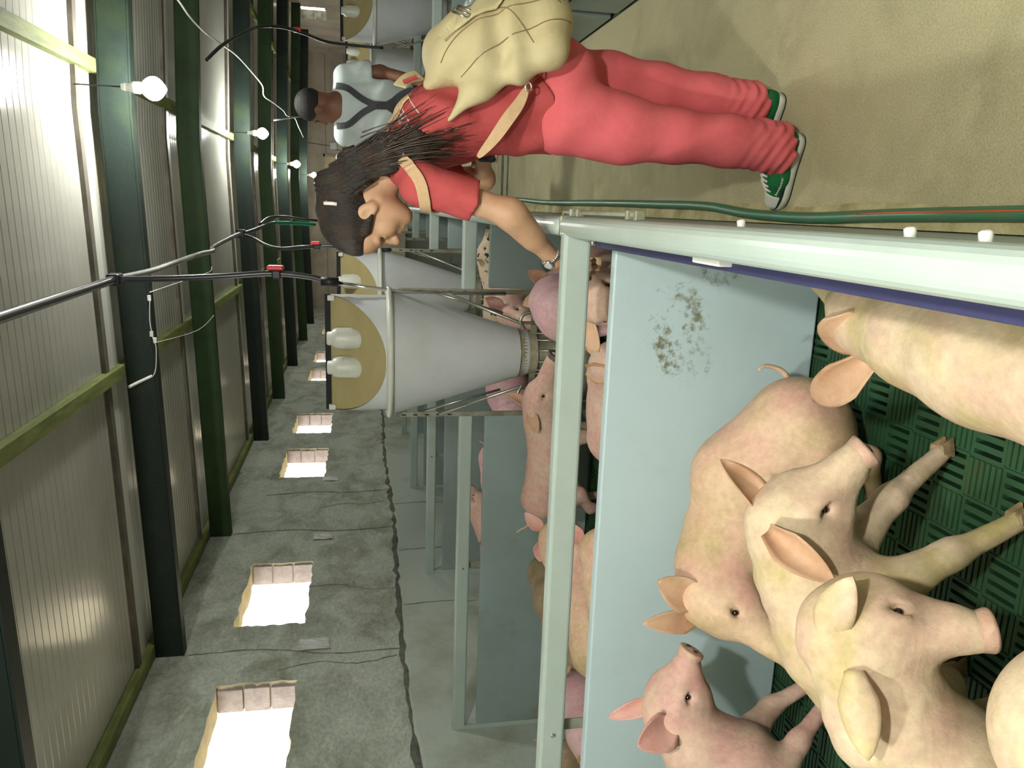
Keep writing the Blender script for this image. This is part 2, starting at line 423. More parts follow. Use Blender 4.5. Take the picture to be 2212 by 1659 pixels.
# --- slatted pen floors: pit, plain far floor, tiles in the two near pens
b = bmesh.new(); box(b, XL, CX0, YB, 5.2, -.62, -.6)
add('floor_pit', b, M_pit, label='dark slurry below the slatted floor', kind='structure')
b = bmesh.new(); box(b, XL, CX0, 4.75, YF, -.1, 0); box(b, CX1, XR, YB, YF, -.1, 0)
add('floor_pens', b, M_slatdark, label='dark floor of the farther pens', kind='structure')
SLAT = empty('floor_slatted', (0, 0, 0), label='dark green plastic slatted floor of the near pens', kind='structure')
BS = .105
def tile_mesh():
    b = bmesh.new(); T = .035
    for i in range(4):
        for j in range(4):
            x0, y0 = i * BS, j * BS
            if (i + j) % 2 == 0:             # open slots running along the pen
                w = BS / 4
                for k in range(5):
                    xa = x0 + k * w - .0075 if k else x0; xb = x0 + k * w + .0075 if k < 4 else x0 + BS
                    box(b, xa, xb, y0 + .010, y0 + BS - .010, -T, 0)
                box(b, x0, x0 + BS, y0, y0 + .010, -T, 0); box(b, x0, x0 + BS, y0 + BS - .010, y0 + BS, -T, 0)
            else:                            # closed block with raised ribs
                box(b, x0, x0 + BS, y0, y0 + BS, -T, -.004)
                for k in range(6):
                    yc = y0 + BS * (k + .5) / 6
                    box(b, x0 + .006, x0 + BS - .006, yc - .0055, yc + .0055, -.004, .002)
    me = bpy.data.meshes.new('slat_tile'); b.to_mesh(me); b.free(); me.materials.append(M_slat); return me
TM = tile_mesh()
TS = 4 * BS
for i in range(9):
    for j in range(15):
        x0 = CX0 - .004 - (i + 1) * TS; y0 = 4.74 - (j + 1) * TS
        if x0 < XL - .35: continue
        o = bpy.data.objects.new('slat_tile', TM); o.location = (x0, y0, -.001 * ((i * 7 + j * 3) % 2)); link(o, SLAT)

# --- left wall with rough window openings
WIN = [(4.2, 5.46), (6.3, 7.5), (10.05, 11.3), (12.1, 13.3), (15.87, 17.05), (17.8, 19.15), (21.75, 22.95), (23.6, 25.1)]
WZ0, WZ1, TH = 1.94, 2.52, .22
def wall_with_openings(name, x, sgn, wins, z0, z1, label):
    """wall plane at x, thickness away from the room (sgn)"""
    b = bmesh.new(); xo = x + sgn * TH; pad = .16
    def bx(y0, y1, za, zb, mi=0):
        box(b, min(x, xo), max(x, xo), y0, y1, za, zb, mi)
    bx(YB, YF, -.9, z0 - pad); bx(YB, YF, z1 + pad, 3.6)
    ys = YB; rings = []
    for (a, c) in wins:
        bx(ys, a - pad, z0 - pad, z1 + pad); ys = c + pad
        ins = []; out = []
        per = [(a, z0, 1, 0, c - a), (c, z0, 0, 1, z1 - z0), (c, z1, -1, 0, c - a), (a, z1, 0, -1, z1 - z0)]
        for (yy, zz, dy, dz, ln) in per:
            m = 16
            for k in range(m):
                t = k / m; j = rnd.uniform(-.014, .014)
                py, pz = yy + dy * ln * t, zz + dz * ln * t
                ins.append((py + (dz * j if k else 0), pz - (dy * j if k else 0)))
                cy_, cz_ = (a + c) / 2, (z0 + z1) / 2
                oy = a - pad if abs(py - a) < 1e-6 and dz else (c + pad if abs(py - c) < 1e-6 and dz else py)
                oz = z0 - pad if abs(pz - z0) < 1e-6 and dy else (z1 + pad if abs(pz - z1) < 1e-6 and dy else pz)
                if k == 0:
                    oy = a - pad if abs(py - a) < 1e-6 else c + pad; oz = z0 - pad if abs(pz - z0) < 1e-6 else z1 + pad
                out.append((oy, oz))
        N_ = len(ins)
        for xx in (x, xo):
            vi = [b.verts.new((xx, *p)) for p in ins]; vo = [b.verts.new((xx, *p)) for p in out]
            for k in range(N_): b.faces.new((vi[k], vi[(k + 1) % N_], vo[(k + 1) % N_], vo[k]))
            rings.append(ins)
    bx(ys, YF, z0 - pad, z1 + pad)
    o = add(name, b, M_plaster, label=label, kind='structure')
    return o, rings[::2]
WL, RINGS = wall_with_openings('wall_left', XL, -1, WIN, WZ0, WZ1, 'rough grey cement wall with small window openings')
for i, ((a, c), ins) in enumerate(zip(WIN, RINGS)):
    wroot = empty('window_%d' % (i + 1), (XL, (a + c) / 2, WZ0), kind='structure', label='small unglazed opening in the cement wall')
    bb = bmesh.new(); N_ = len(ins)
    r0 = [bb.verts.new((XL, *p)) for p in ins]; r1 = [bb.verts.new((XL - TH, *p)) for p in ins]
    for k in range(N_): bb.faces.new((r0[k], r0[(k + 1) % N_], r1[(k + 1) % N_], r1[k]))
    add('window_reveal', bb, M_reveal, wroot)
    hh = (WZ1 - WZ0) / 3                      # concrete blocks left bare in the far jamb
    for k in range(3):
        bbox('concrete_block', (XL - TH + .004, XL - .02 - .012 * rnd.random(), c - .022 - .008 * rnd.random(), c + .1, WZ0 + k * hh + .006, WZ0 + (k + 1) * hh - .006), M_block, wroot, bev=.004, seg=1)
# plinth with a rough broken upper edge, cracks in the plaster
b = bmesh.new(); n = 260; prev = None
for i in range(n + 1):
    y = YB + (YF - YB) * i / n; z = 1.10 + .018 * math.sin(y * 1.3) + rnd.uniform(-.016, .016)
    cur = [b.verts.new((XL + .002, y, z + .012)), b.verts.new((XL + .030, y, z - .012)), b.verts.new((XL + .034, y, -.1)), b.verts.new((XL + .002, y, -.1))]
    if prev:
        for j in range(3): b.faces.new((prev[j], cur[j], cur[j + 1], prev[j + 1]))
    prev = cur
add('plinth', b, M_plinth, WL)
b = bmesh.new(); n = 320; prev = None         # ragged joint line above the plinth
for i in range(n + 1):
    y = YB + (YF - YB) * i / n; z = 1.115 + .018 * math.sin(y * 1.3) + rnd.uniform(-.012, .012); h_ = .02 + .035 * rnd.random() ** 2
    cur = [b.verts.new((XL + .003, y, z + h_)), b.verts.new((XL + .012, y, z)), b.verts.new((XL + .003, y, z - .03))]
    if prev:
        for j in range(2): b.faces.new((prev[j], cur[j], cur[j + 1], prev[j + 1]))
    prev = cur
add('plaster_joint', b, M_crack, WL)
def crack(pts, w, name='plaster_crack'):
    P = smooth_path(pts, 8); b = bmesh.new(); prev = None
    for i, p in enumerate(P):
        d = (P[min(i + 1, len(P) - 1)] - P[max(i - 1, 0)]).normalized(); s = Vector((0, -d.z, d.y)) * w * (.4 + .6 * rnd.random())
        j = Vector((0, rnd.uniform(-.006, .006), rnd.uniform(-.006, .006)))
        cur = [b.verts.new(p + s + j + Vector((.002, 0, 0))), b.verts.new(p + j + Vector((.004, 0, 0))), b.verts.new(p - s + j + Vector((.002, 0, 0)))]
        if prev:
            for k in range(2): b.faces.new((prev[k], cur[k], cur[k + 1], prev[k + 1]))
        prev = cur
    add(name, b, M_crack, WL)
for (ya, za, yb, zb, w) in [(5.9, 2.8, 5.8, 1.15, .008), (6.95, 1.95, 6.85, 1.1, .006), (8.25, 2.84, 8.3, 1.12, .012), (9.4, 2.6, 9.5, 1.1, .012), (8.95, 1.9, 9.1, 1.2, .008), (5.6, 2.1, 5.7, 1.2, .006)]:
    crack([(XL, ya, za), (XL, (ya * 2 + yb) / 3 + .05, (za * 2 + zb) / 3), (XL, (ya + 2 * yb) / 3 - .04, (za + 2 * zb) / 3), (XL, yb, zb)], w)
for (y, za, zb) in [(6.45, 1.1, .45), (8.9, 1.1, .5), (7.6, 1.1, .4)]:
    crack([(XL + .033, y, za), (XL + .033, y + .03, (za + zb) / 2), (XL + .033, y, zb)], .006)

WR, RR = wall_with_openings('wall_right', XR, 1, [(21.0, 22.3)], 2.28, 2.92, 'cement wall on the far side of the barn')
WR.data.materials[0] = M_farwall
wroot = empty('window_9', (XR, 21.6, 2.28), kind='structure', label='small bright opening in the right wall')
bb = bmesh.new(); ins = RR[0]; N_ = len(ins)
r0 = [bb.verts.new((XR, *p)) for p in ins]; r1 = [bb.verts.new((XR + TH, *p)) for p in ins]
for k in range(N_): bb.faces.new((r0[k], r0[(k + 1) % N_], r1[(k + 1) % N_], r1[k]))
add('window_reveal', bb, M_crack, wroot)
b = bmesh.new(); box(b, XL - TH, XR + TH, YF, YF + .2, -.9, 3.6)
WF = add('wall_far', b, M_farwall, label='brown cement end wall of the barn', kind='structure')
b = bmesh.new()
for z in (1.35, 1.95, 2.55): box(b, XL, XR, YF - .004, YF + .01, z - .008, z + .008)
add('block_course_line', b, M_crack, WF)
b = bmesh.new(); box(b, XL - TH, XR + TH, YB - .2, YB, -.9, 3.6)
add('wall_back', b, M_plaster, label='cement wall behind the near pens', kind='structure')

# --- door at the far end of the corridor, socket and cable on that wall
dr = empty('door_1', (.9, YF, 0), kind='structure', label='cream board door at the end of the corridor')
bbox('door_leaf', (.42, 1.43, YF - .05, YF - .01, .02, 2.58), M_door, dr, bev=.004)
bbox('door_frame', (.34, .42, YF - .07, YF, .0, 2.64), M_farwall, dr, bev=.004)
bbox('door_frame', (1.43, 1.51, YF - .07, YF, .0, 2.64), M_farwall, dr, bev=.004)
bbox('door_frame', (.34, 1.51, YF - .07, YF, 2.58, 2.66), M_farwall, dr, bev=.004)
jb = empty('junction_box', (1.77, YF - .05, 2.3), label='small pale junction box with thin cables on the end wall', cat='junction box')
bbox('box_body', (1.66, 1.88, YF - .08, YF - .001, 2.2, 2.42), M_tape, jb, bev=.01)
tubeobj('cable', [(1.77, YF - .012, 2.42), (1.80, YF - .012, 2.75), (1.84, YF - .012, 3.1)], .008, M_dark, jb, 6)
tubeobj('cable', [(1.66, YF - .012, 2.25), (1.58, YF - .012, 1.6), (1.58, YF - .012, 1.1)], .008, M_dark, jb, 6)

# --- ceiling: ribbed panels bay by bay
BEAMS = [3.27, 5.95, 8.26, 11.78, 14.40, 17.39, 20.71, 23.66]
CEIL = empty('ceiling', (0, 0, 3.2), kind='structure', label='grey ribbed ceiling panels under the barn roof')
edges = [YB] + BEAMS + [YF]
for a, c in zip(edges, edges[1:]):
    for (xa, xb) in ((XL - .3, .53), (.53, XR + .3)):
        b = bmesh.new(); prof = []; y = a
        while y < c - 1e-6:
            y2 = min(y + .085, c)
            prof += [(y, 0), (y + .068, 0), (y + .073, -.0018), (y + .080, -.0018)] if y2 - y > .082 else [(y, 0)]
            y = y2
        prof.append((c, 0))
        top = [[b.verts.new((x, yy, zr(x) + dz)) for (yy, dz) in prof] for x in (xa, xb)]
        for k in range(len(prof) - 1):
            b.faces.new((top[0][k], top[0][k + 1], top[1][k + 1], top[1][k]))
        up = [[b.verts.new((x, yy, zr(x) + .06)) for yy in (a, c)] for x in (xa, xb)]
        b.faces.new((up[0][0], up[1][0], up[1][1], up[0][1]))
        add('ceiling_panel', b, M_ceil, CEIL)
def slanted(b, xa, xb, y0, y1, o0, o1):
    """strip following the roof slope, between offsets o0..o1 from the ceiling height"""
    xs = [xa] + ([.53] if xa < .53 < xb else []) + [xb]
    for p, q in zip(xs, xs[1:]):
        vs = [b.verts.new(v) for v in ((p, y0, zr(p) + o0), (q, y0, zr(q) + o0), (q, y1, zr(q) + o0), (p, y1, zr(p) + o0), (p, y0, zr(p) + o1), (q, y0, zr(q) + o1), (q, y1, zr(q) + o1), (p, y1, zr(p) + o1))]
        for f in ((3, 2, 1, 0), (4, 5, 6, 7), (0, 1, 5, 4), (1, 2, 6, 5), (2, 3, 7, 6), (3, 0, 4, 7)): b.faces.new([vs[i] for i in f])
for i, y in enumerate(BEAMS):
    m = M_beam if i % 2 or i == 0 else M_beam2  # first beam takes the dark colour to show it unlit
    lab = 'nearly black green steel roof beam with a lamp hung before it' if i % 2 else 'moss green steel roof beam without a lamp'
    rb = empty('roof_beam', (.53, y, zr(.53) - .2), label=lab, cat='beam', group='dark roof beams' if i % 2 else 'mossy roof beams')
    if i == 0: rb['label'] = 'unlit steel roof beam coloured dark over the front pen, ahead of the one with clipped wire'; del rb['group']
    b = bmesh.new(); slanted(b, XL - .1, XR + .1, y - .050, y - .040, -.257, -.073); add('web', b, m, rb)
    b = bmesh.new(); slanted(b, XL - .1, XR + .1, y - .05, y + .05, -.27, -.255); add('flange', b, m, rb)
    b = bmesh.new(); slanted(b, XL - .1, XR + .1, y - .05, y + .05, -.075, -.062); add('flange', b, m, rb)
for y in BEAMS[1:]:
    b = bmesh.new(); slanted(b, XL, XR, y - .36, y - .29, -.03, -.002); add('ceiling_lath', b, M_lath, CEIL)
    b = bmesh.new(); slanted(b, XL, XR, y - .27, y - .11, -.010, -.002); add('ceiling_lit_strip', b, M_litstrip, CEIL)  # white strip paints in the ceiling brightened by the lamps
for x, w in ((XL + .06, .09), (-1.22, .085), (.82, .085), (2.9, .085)):
    if True:
        b = bmesh.new(); slanted(b, x - w / 2, x + w / 2, YB + .02, YF - .02, -.061, -.004)
        add('roof_batten', b, M_batten, label={XL + .06: 'green tinged roof batten lying along the top of the cement wall', -1.22: 'yellow green wooden batten above the feeders', .82: 'pale wooden batten above the corridor', 2.9: 'wooden batten above the right hand pens'}[x], cat='batten')

# --- bulbs under the dark beams
for i, (x, y) in enumerate(LAMPS):
    zt = zr(x) - .02
    lp = empty('ceiling_bulb', (x, y, 2.74), label='glowing bulb hanging ' + ('above the near passage end of the corridor', 'above the front pen', 'before the nearest dark beam over the corridor', 'over the corridor before the second dark beam', 'over the corridor before the third dark beam', 'nearest the end wall')[i], cat='lamp')
    b = bmesh.new(); lathe(b, [(.028, 2.80)] + [(max(.074 * math.sin(math.pi * (.12 + .88 * k / 12)) ** .8, .001), 2.80 - .15 * (k / 12) ** .9) for k in range(1, 13)], x, y, 20, cap=True)
    add('bulb_globe', b, bulb_mat(LAMP_K[i]), lp)
    b = bmesh.new(); lathe(b, [(.02, 2.92), (.024, 2.90), (.024, 2.87), (.036, 2.85), (.036, 2.81), (.028, 2.80)], x, y, 16, cap=True); add('bulb_base', b, M_base, lp)
    tubeobj('flex', [(x, y, 2.915), (x, y, zt)], .005, M_dark, lp, 6)
# ================================================================= PEN FENCES
RT, RB_, PT = .862, .776, .70              # rail top / bottom, board top
def partition(y, x0, x1, label, group=None, soiled=False, posts=(), stub=True):
    """cross fence of one pen at distance y from x0 to x1"""
    r = empty('pen_partition', ((x0 + x1) / 2, y, 0), label=label, cat='partition', group=group)
    bbox('top_rail', (x0, x1, y - .026, y + .026, RB_, RT), M_rail, r, bev=.012, seg=3)
    bbox('board', (x0 + .02, x1 - .01, y - .02, y + .02, .01, PT), M_panel_d if soiled else M_panel_shade, r, bev=.006)
    for px in posts:
        bbox('post', (px - .02, px + .02, y + .022, y + .030, .0, RT - .03), M_dirtyrail, r, bev=.001, seg=1)
        bolt('bolt', (px, y - .026, (RT + RB_) / 2), (0, -1, 0), .008, .008, M_chrome, r)
    return r
P1 = partition(2.315, -3.47, -.055, 'long blue grey board partition with dried dirt splashes, behind the front pigs', soiled=True, posts=(-1.75,))
bbox('post', (-3.48, -3.43, 2.29, 2.34, 0, RT), M_rail, P1, bev=.005)
YS = [4.70, 7.05, 9.45, 11.8, 14.2]
for i, y in enumerate(YS):
    fx = -.865 if i == 0 else -.76
    p = partition(y, -3.47, fx - .385, 'blue grey board partition between feeder and cement wall, %s row behind the front pen' % ('first', 'second', 'third', 'fourth', 'fifth')[i], posts=(-2.28,))
    bbox('post', (-3.49, -3.44, y - .024, y + .024, .0, RT), M_rail, p, bev=.004)
    bbox('slotted_upright', (fx - .395, fx - .365, y - .030, y - .022, .0, 1.24), M_dirtyrail, p, bev=.001, seg=1)
    b = bmesh.new()
    for k in range(5): box(b, fx - .386, fx - .378, y - .0315, y - .0295, 1.19 - k * .07, 1.215 - k * .07)
    add('upright_slots', b, M_darkline, p)
    p = partition(y, fx + .375, -.055, 'short blue grey board partition between feeder and corridor fence, %s row behind the front pen' % ('first', 'second', 'third', 'fourth', 'fifth')[i])
    bbox('slotted_upright', (fx + .36, fx + .39, y - .030, y - .022, .0, 1.24), M_dirtyrail, p, bev=.001, seg=1)
    b = bmesh.new()
    for k in range(5): box(b, fx + .371, fx + .379, y - .0315, y - .0295, 1.19 - k * .09, 1.215 - k * .09)
    add('upright_slots', b, M_darkline, p)
YR = [2.315] + YS
for i, y in enumerate(YR[1:4]):
    partition(y, 1.15, XR - .04, 'cross partition of the right hand pens, %s from the backpack' % ('first', 'second', 'third')[i], posts=(2.4,))

def corridor_fence(x, y0, y1, label, side, near=False):
    r = empty('corridor_fence', (x, (y0 + y1) / 2, 0), label=label, cat='fence')
    bbox('top_rail', (x - .034, x + .026, y0, y1, RB_ - .005, RT + .004), M_rail, r, bev=.026, seg=5, smooth=False)
    bbox('board', (x - .022, x + .022, y0 + .02, y1 - .02, .012, PT), M_panel_shade, r, bev=.006)
    return r
CF1 = corridor_fence(-.042, -2.2, 2.36, 'pale grey rail fence of the front pen running under the camera to the corner post', 1, True)
bbox('blue_edge_strip', (-.102, -.074, -2.2, 2.28, RB_ - .06, RB_ - .005), M_blueedge, CF1, bev=.003)
bbox('corner_post', (-.08, -.03, 2.30, 2.345, 0, RT - .01), M_rail, CF1, bev=.006)
bbox('rail_end_cap', (-.075, -.013, 2.352, 2.366, RB_, RT), M_dirtyrail, CF1, bev=.006)
tubeobj('latch_rod', [(-.003, 1.72, .835), (-.003, 2.40, .838), (-.03, 2.41, .838)], .006, M_dirtyrail, CF1, 8)
for yy in (1.72, 1.78, 2.22, 2.29): bbox('latch_eye', (-.016, .007, yy - .008, yy + .008, .825, .850), M_dirtyrail, CF1, bev=.003)
for yy in (1.30, .86, .74): bolt('bolt', (-.014, yy, .80), (1, 0, .2), .0075, .010, M_whitewire, CF1)
bolt('bolt', (-.080, 2.20, .80), (-1, 0, 0), .009, .014, M_chrome, CF1)
bbox('hinge_plate', (-.092, -.075, 1.38, 1.50, .70, .80), M_whitewire, CF1, bev=.004)
bolt('bolt', (-.089, 1.44, .75), (-1, 0, 0), .010, .016, M_chrome, CF1)
for i, (a, c) in enumerate(((2.40, 4.66), (4.74, 7.01), (7.09, 9.41), (9.49, 14.2))):
    f = corridor_fence(-.042, a, c, 'corridor side rail fence of the %s pen beyond the corner post' % ('next', 'second', 'third', 'fourth')[i], 1)
RF = []
for i, (a, c) in enumerate(((-2, 2.25), (2.33, 4.66), (4.74, 7.01), (7.09, 9.41), (9.49, 14.2))):
    f = corridor_fence(1.125, a, c, 'blue grey fence along the right of the corridor, %s section' % ('passage', 'backpack side', 'middle', 'farther', 'last')[i], -1)
    bbox('board_seam', (1.100, 1.104, a + .03, c - .03, .335, .345), M_darkline, f)
    for yy in (a + .5, c - .5):
        bbox('seam_clip', (1.094, 1.104, yy - .02, yy + .02, .32, .36), M_dirtyrail, f, bev=.002)

# ================================================================= FEEDERS
def feeder(cx_, cy_, label, mirror=1, rods=True):
    f = empty('hopper_feeder', (cx_, cy_, 0), label=label, cat='feeder')
    b = bmesh.new(); lathe(b, [(.135, .455), (.20, .68), (.285, .97), (.358, 1.24), (.368, 1.275)], cx_, cy_, 48); add('hopper_cone', b, M_hopper, f)
    b = bmesh.new(); lathe(b, [(.126, .40), (.134, .453), (.150, .505), (.1535, .515)], cx_, cy_, 40); add('cone_foot', b, M_hopper_d, f)
    b = bmesh.new(); lathe(b, [(.366, 1.272), (.388, 1.278), (.394, 1.290), (.390, 1.302), (.374, 1.312), (.350, 1.314)], cx_, cy_, 48); add('hopper_rim', b, M_cap, f)
    # drum: rear half full height, front half cut by the sloping lid
    b = bmesh.new(); n = 56; lo = []; hi = []; rr = .342
    for j in range(n):
        a = 2 * math.pi * j / n; sx, sy = math.cos(a), math.sin(a)
        ztop = 1.64 if sy * mirror >= 0 else max(1.64 + sy * mirror * .325, 1.318)
        lo.append(b.verts.new((cx_ + rr * sx, cy_ + rr * sy, 1.305))); hi.append(b.verts.new((cx_ + rr * sx, cy_ + rr * sy, ztop)))
    for j in range(n):
        q = b.faces.new((lo[j], lo[(j + 1) % n], hi[(j + 1) % n], hi[j])); q.smooth = True
    add('hopper_drum', b, M_hopper, f)
    b = bmesh.new(); vs = []
    m = 28
    for j in range(m + 1):
        a = math.pi + math.pi * j / m if mirror > 0 else math.pi * j / m
        sx, sy = math.cos(a), math.sin(a)
        vs.append((cx_ + rr * .985 * sx, cy_ + rr * .985 * sy, max(1.636 + sy * mirror * .325, 1.314)))
    t = [b.verts.new(v) for v in vs]; u = [b.verts.new((v[0], v[1] + .012 * mirror, v[2] - .008)) for v in vs]
    b.faces.new(t); b.faces.new(u[::-1])
    for j in range(m): b.faces.new((t[j], u[j], u[j + 1], t[j + 1]))
    b.faces.new((t[m], u[m], u[0], t[0]))
    add('sloping_lid', b, M_lid, f)
    b = bmesh.new(); lathe(b, [(.0, 1.642), (.345, 1.642), (.35, 1.650), (.345, 1.656), (0, 1.658)], cx_, cy_, 40, a0=0 if mirror > 0 else math.pi, a1=math.pi if mirror > 0 else 2 * math.pi)
    add('rear_lid', b, M_lid, f)
    bbox('lid_edge', (cx_ - .345, cx_ + .345, cy_ - .012, cy_ + .012, 1.630, 1.662), M_darkline, f, bev=.003)
    for s in (-1, 1): bbox('lid_hinge', (cx_ + s * .325 - .015, cx_ + s * .325 + .015, cy_ - .03 * mirror - .014, cy_ - .03 * mirror + .014, 1.605, 1.645), M_cap, f, bev=.004)
    for s in (-.045, .125):
        b = bmesh.new(); kx = cx_ + s - .02; ky = cy_ - .13 * mirror
        lathe(b, [(0, 1.44), (.050, 1.44), (.061, 1.452), (.064, 1.47), (.062, 1.585), (.055, 1.612), (.040, 1.622), (.040, 1.64), (.034, 1.648), (0, 1.648)], kx, ky, 24)
        add('dosing_knob', b, M_cap, f)
    # wire hoop, trough and frame below the cone
    b = bmesh.new(); tube(b, [(cx_ + .148 * math.cos(2 * math.pi * k / 32), cy_ + .148 * math.sin(2 * math.pi * k / 32), .512) for k in range(33)], .006, 6, cap=False); add('cone_hoop', b, M_galv, f)
    b = bmesh.new(); lathe(b, [(.10, .40), (.115, .34), (.12, .22), (.30, .16), (.34, .20), (.35, .20), (.31, .10), (0, .09)], cx_, cy_, 32); add('feed_trough', b, M_dirtyrail, f)
    for s in (-1, 1):
        tubeobj('frame_rod', [(cx_ + s * .375, cy_ - .035, .99), (cx_ + s * .20, cy_ - .10, .52), (cx_ + s * .20, cy_ - .10, .0)], .010, M_galv, f, 8)
        tubeobj('frame_rod', [(cx_ + s * .38, cy_ + .03, 1.10), (cx_ + s * .24, cy_ + .03, .60)], .008, M_galv, f, 8)
        tubeobj('frame_hook', [(cx_ + s * .17, cy_ - .16, .50), (cx_ + s * .22, cy_ - .17, .53), (cx_ + s * .265, cy_ - .17, .50), (cx_ + s * .27, cy_ - .17, .40), (cx_ + s * .27, cy_ - .17, .0)], .011, M_galv, f, 8, 5)
    bbox('cross_strap', (cx_ - .375, cx_ + .375, cy_ - .034, cy_ - .028, .395, .435), M_dirtyrail, f, bev=.001, seg=1)
    b = bmesh.new()
    for k in range(6):
        a = math.pi + math.pi * (k + .5) / 6
        tube(b, [(cx_ + .13 * math.cos(a), cy_ + .13 * math.sin(a), .41), (cx_ + .13 * math.cos(a), cy_ + .13 * math.sin(a), .20)], .006, 6)
    add('throat_rods', b, M_galv, f)
    return f
feeder(-.865, 4.70, 'white cone feeder with tan lid and two caps, beside the hose with red valve')
feeder(-.76, 7.05, 'white cone feeder partly behind the first, in front of the woman\'s face')
feeder(2.08, 9.45, 'cone feeder in the right hand pens above the backpack', 1)
feeder(2.05, 12.6, 'smaller looking cone feeder right behind the man\'s shoulder', 1)

# ================================================================= HOSES, WIRES, TAGS
wl = empty('water_line', (-.5, 4.7, 2.8), label='water hose under the ceiling with a drop hose and red valve to the near feeder', cat='water hose')
tubeobj('main_hose', [(-.40, 1.6, 2.55), (-.43, 2.2, 2.66), (-.45, 3.1, 2.74), (-.455, 4.0, 2.77), (-.457, 4.7, 2.79)], .023, M_hose_b, wl, 12, 6)
tubeobj('main_hose', [(-.457, 4.7, 2.79), (-.47, 5.4, 2.775), (-.475, 6.1, 2.80), (-.44, 6.7, 2.72), (-.45, 7.3, 2.72), (-.42, 7.42, 2.735), (-.35, 8.2, 2.66), (-.345, 8.5, 2.65)], .020, M_hose_gr, wl, 12, 5)
bbox('tee_joint', (-.49, -.425, 4.65, 4.75, 2.755, 2.825), M_dark, wl, bev=.012)
tubeobj('drop_hose', [(-.457, 4.7, 2.79), (-.445, 4.68, 2.5), (-.425, 4.67, 2.2), (-.405, 4.67, 1.95), (-.42, 4.67, 1.75), (-.445, 4.67, 1.64)], .017, M_hose_b, wl, 12, 5)
vb = bbox('valve_body', (-.435, -.385, 4.645, 4.695, 1.90, 1.95), M_dark, wl, bev=.008)
bbox('valve_handle', (-.385, -.360, 4.63, 4.71, 1.885, 1.975), M_red, wl, bev=.008)
b = bmesh.new(); tube(b, [(-.444, 4.67, 1.68), (-.450, 4.67, 1.58)], .026, 12); add('hose_coupling', b, M_dark, wl)
tubeobj('steel_nipple_pipe', [(-.449, 4.67, 1.60), (-.475, 4.665, 1.42), (-.497, 4.66, 1.22), (-.50, 4.66, .6)], .011, M_chrome, wl, 10)
wl2 = empty('water_line', (-.34, 8.5, 2.64), label='farther water hose with green section and a red valve behind the woman\'s head', cat='water hose')
tubeobj('main_hose', [(-.345, 8.5, 2.65), (-.32, 8.9, 2.58), (-.27, 9.6, 2.50), (-.26, 9.9, 2.46)], .020, M_hose_b, wl2, 10, 4)
bbox('tee_joint', (-.385, -.30, 8.44, 8.56, 2.61, 2.69), M_dark, wl2, bev=.012)
tubeobj('green_section', [(-.26, 9.9, 2.45), (-.27, 10.4, 2.28), (-.29, 10.8, 2.05)], .022, M_tealhose, wl2, 10, 4)
tubeobj('drop_hose', [(-.345, 8.5, 2.65), (-.38, 8.3, 2.5), (-.42, 7.9, 2.34), (-.42, 7.4, 2.15), (-.385, 7.15, 1.92), (-.37, 7.08, 1.7), (-.385, 7.02, 1.45), (-.385, 7.01, 1.2)], .016, M_hose_b, wl2, 10, 5)
bbox('valve_body', (-.40, -.355, 7.09, 7.14, 1.80, 1.86), M_dark, wl2, bev=.008)
bbox('valve_handle', (-.36, -.335, 7.06, 7.15, 1.80, 1.88), M_red, wl2, bev=.008)
tubeobj('branch_hose', [(-.27, 9.3, 2.56), (-.20, 9.7, 2.5), (-.19, 10.2, 2.36), (-.23, 10.8, 2.18), (-.28, 11.6, 1.5)], .016, M_hose_b, wl2, 8, 5)
wl3 = empty('water_line', (1.6, 9.4, 2.4), label='dark hose looping down to the right hand feeder above the man', cat='water hose')
tubeobj('drop_hose', [(1.22, 8.0, 2.82), (1.39, 8.2, 2.71), (1.55, 8.5, 2.58), (1.69, 8.8, 2.44), (1.74, 9.0, 2.23), (1.73, 9.2, 2.02), (1.69, 9.3, 1.83), (1.68, 9.35, 1.6), (1.68, 9.38, 1.2)], .016, M_hose_b, wl3, 8, 6)
bbox('valve_handle', (1.735, 1.78, 9.13, 9.21, 2.06, 2.14), M_red, wl3, bev=.008)
tubeobj('drop_hose', [(1.05, 11.5, 2.6), (1.15, 11.6, 2.1), (1.2, 11.7, 1.4)], .014, M_hose_b, wl3, 8, 4)
ec = empty('ceiling_cable', (.6, 7, 2.8), label='thin white electric cable looping from beam to beam above the corridor', cat='cable')
cpts = [(1.50, 6.02, 2.93), (1.46, 6.3, 2.80), (1.43, 6.7, 2.78), (1.41, 7.2, 2.79), (1.41, 7.8, 2.78), (1.40, 8.2, 2.72), (1.44, 9.0, 2.70), (1.48, 10.2, 2.72), (1.47, 11.4, 2.72), (1.38, 11.75, 2.74), (1.42, 12.8, 2.73), (1.47, 14.3, 2.72), (1.48, 15.2, 2.74), (1.56, 16.4, 2.70), (1.47, 17.3, 2.69), (1.34, 18.2, 2.66)]
tubeobj('cable', cpts, .0085, M_whitewire, ec, 8, 6)
cw = empty('clipped_wire', (-.9, 5.88, 2.95), label='thin pale wire with white clips and conduit stub on the nearest dark beam', cat='wire')
tubeobj('wire', [(-.70, 5.89, 2.91), (-.86, 5.89, 2.92), (-.99, 5.89, 2.905), (-1.05, 5.89, 2.89), (-1.20, 5.89, 2.90), (-1.26, 5.88, 2.92)], .0035, M_whitewire, cw, 6, 4)
for px, pz in ((-.70, 2.915), (-.955, 2.915), (-1.0, 2.895)): bbox('clip', (px - .02, px + .02, 5.888, 5.90, pz - .012, pz + .012), M_whitewire, cw, bev=.003)
tubeobj('conduit', [(-1.255, 5.87, 2.925), (-1.28, 5.80, 2.99), (-1.30, 5.72, 3.04)], .011, M_whitewire, cw, 8, 4)
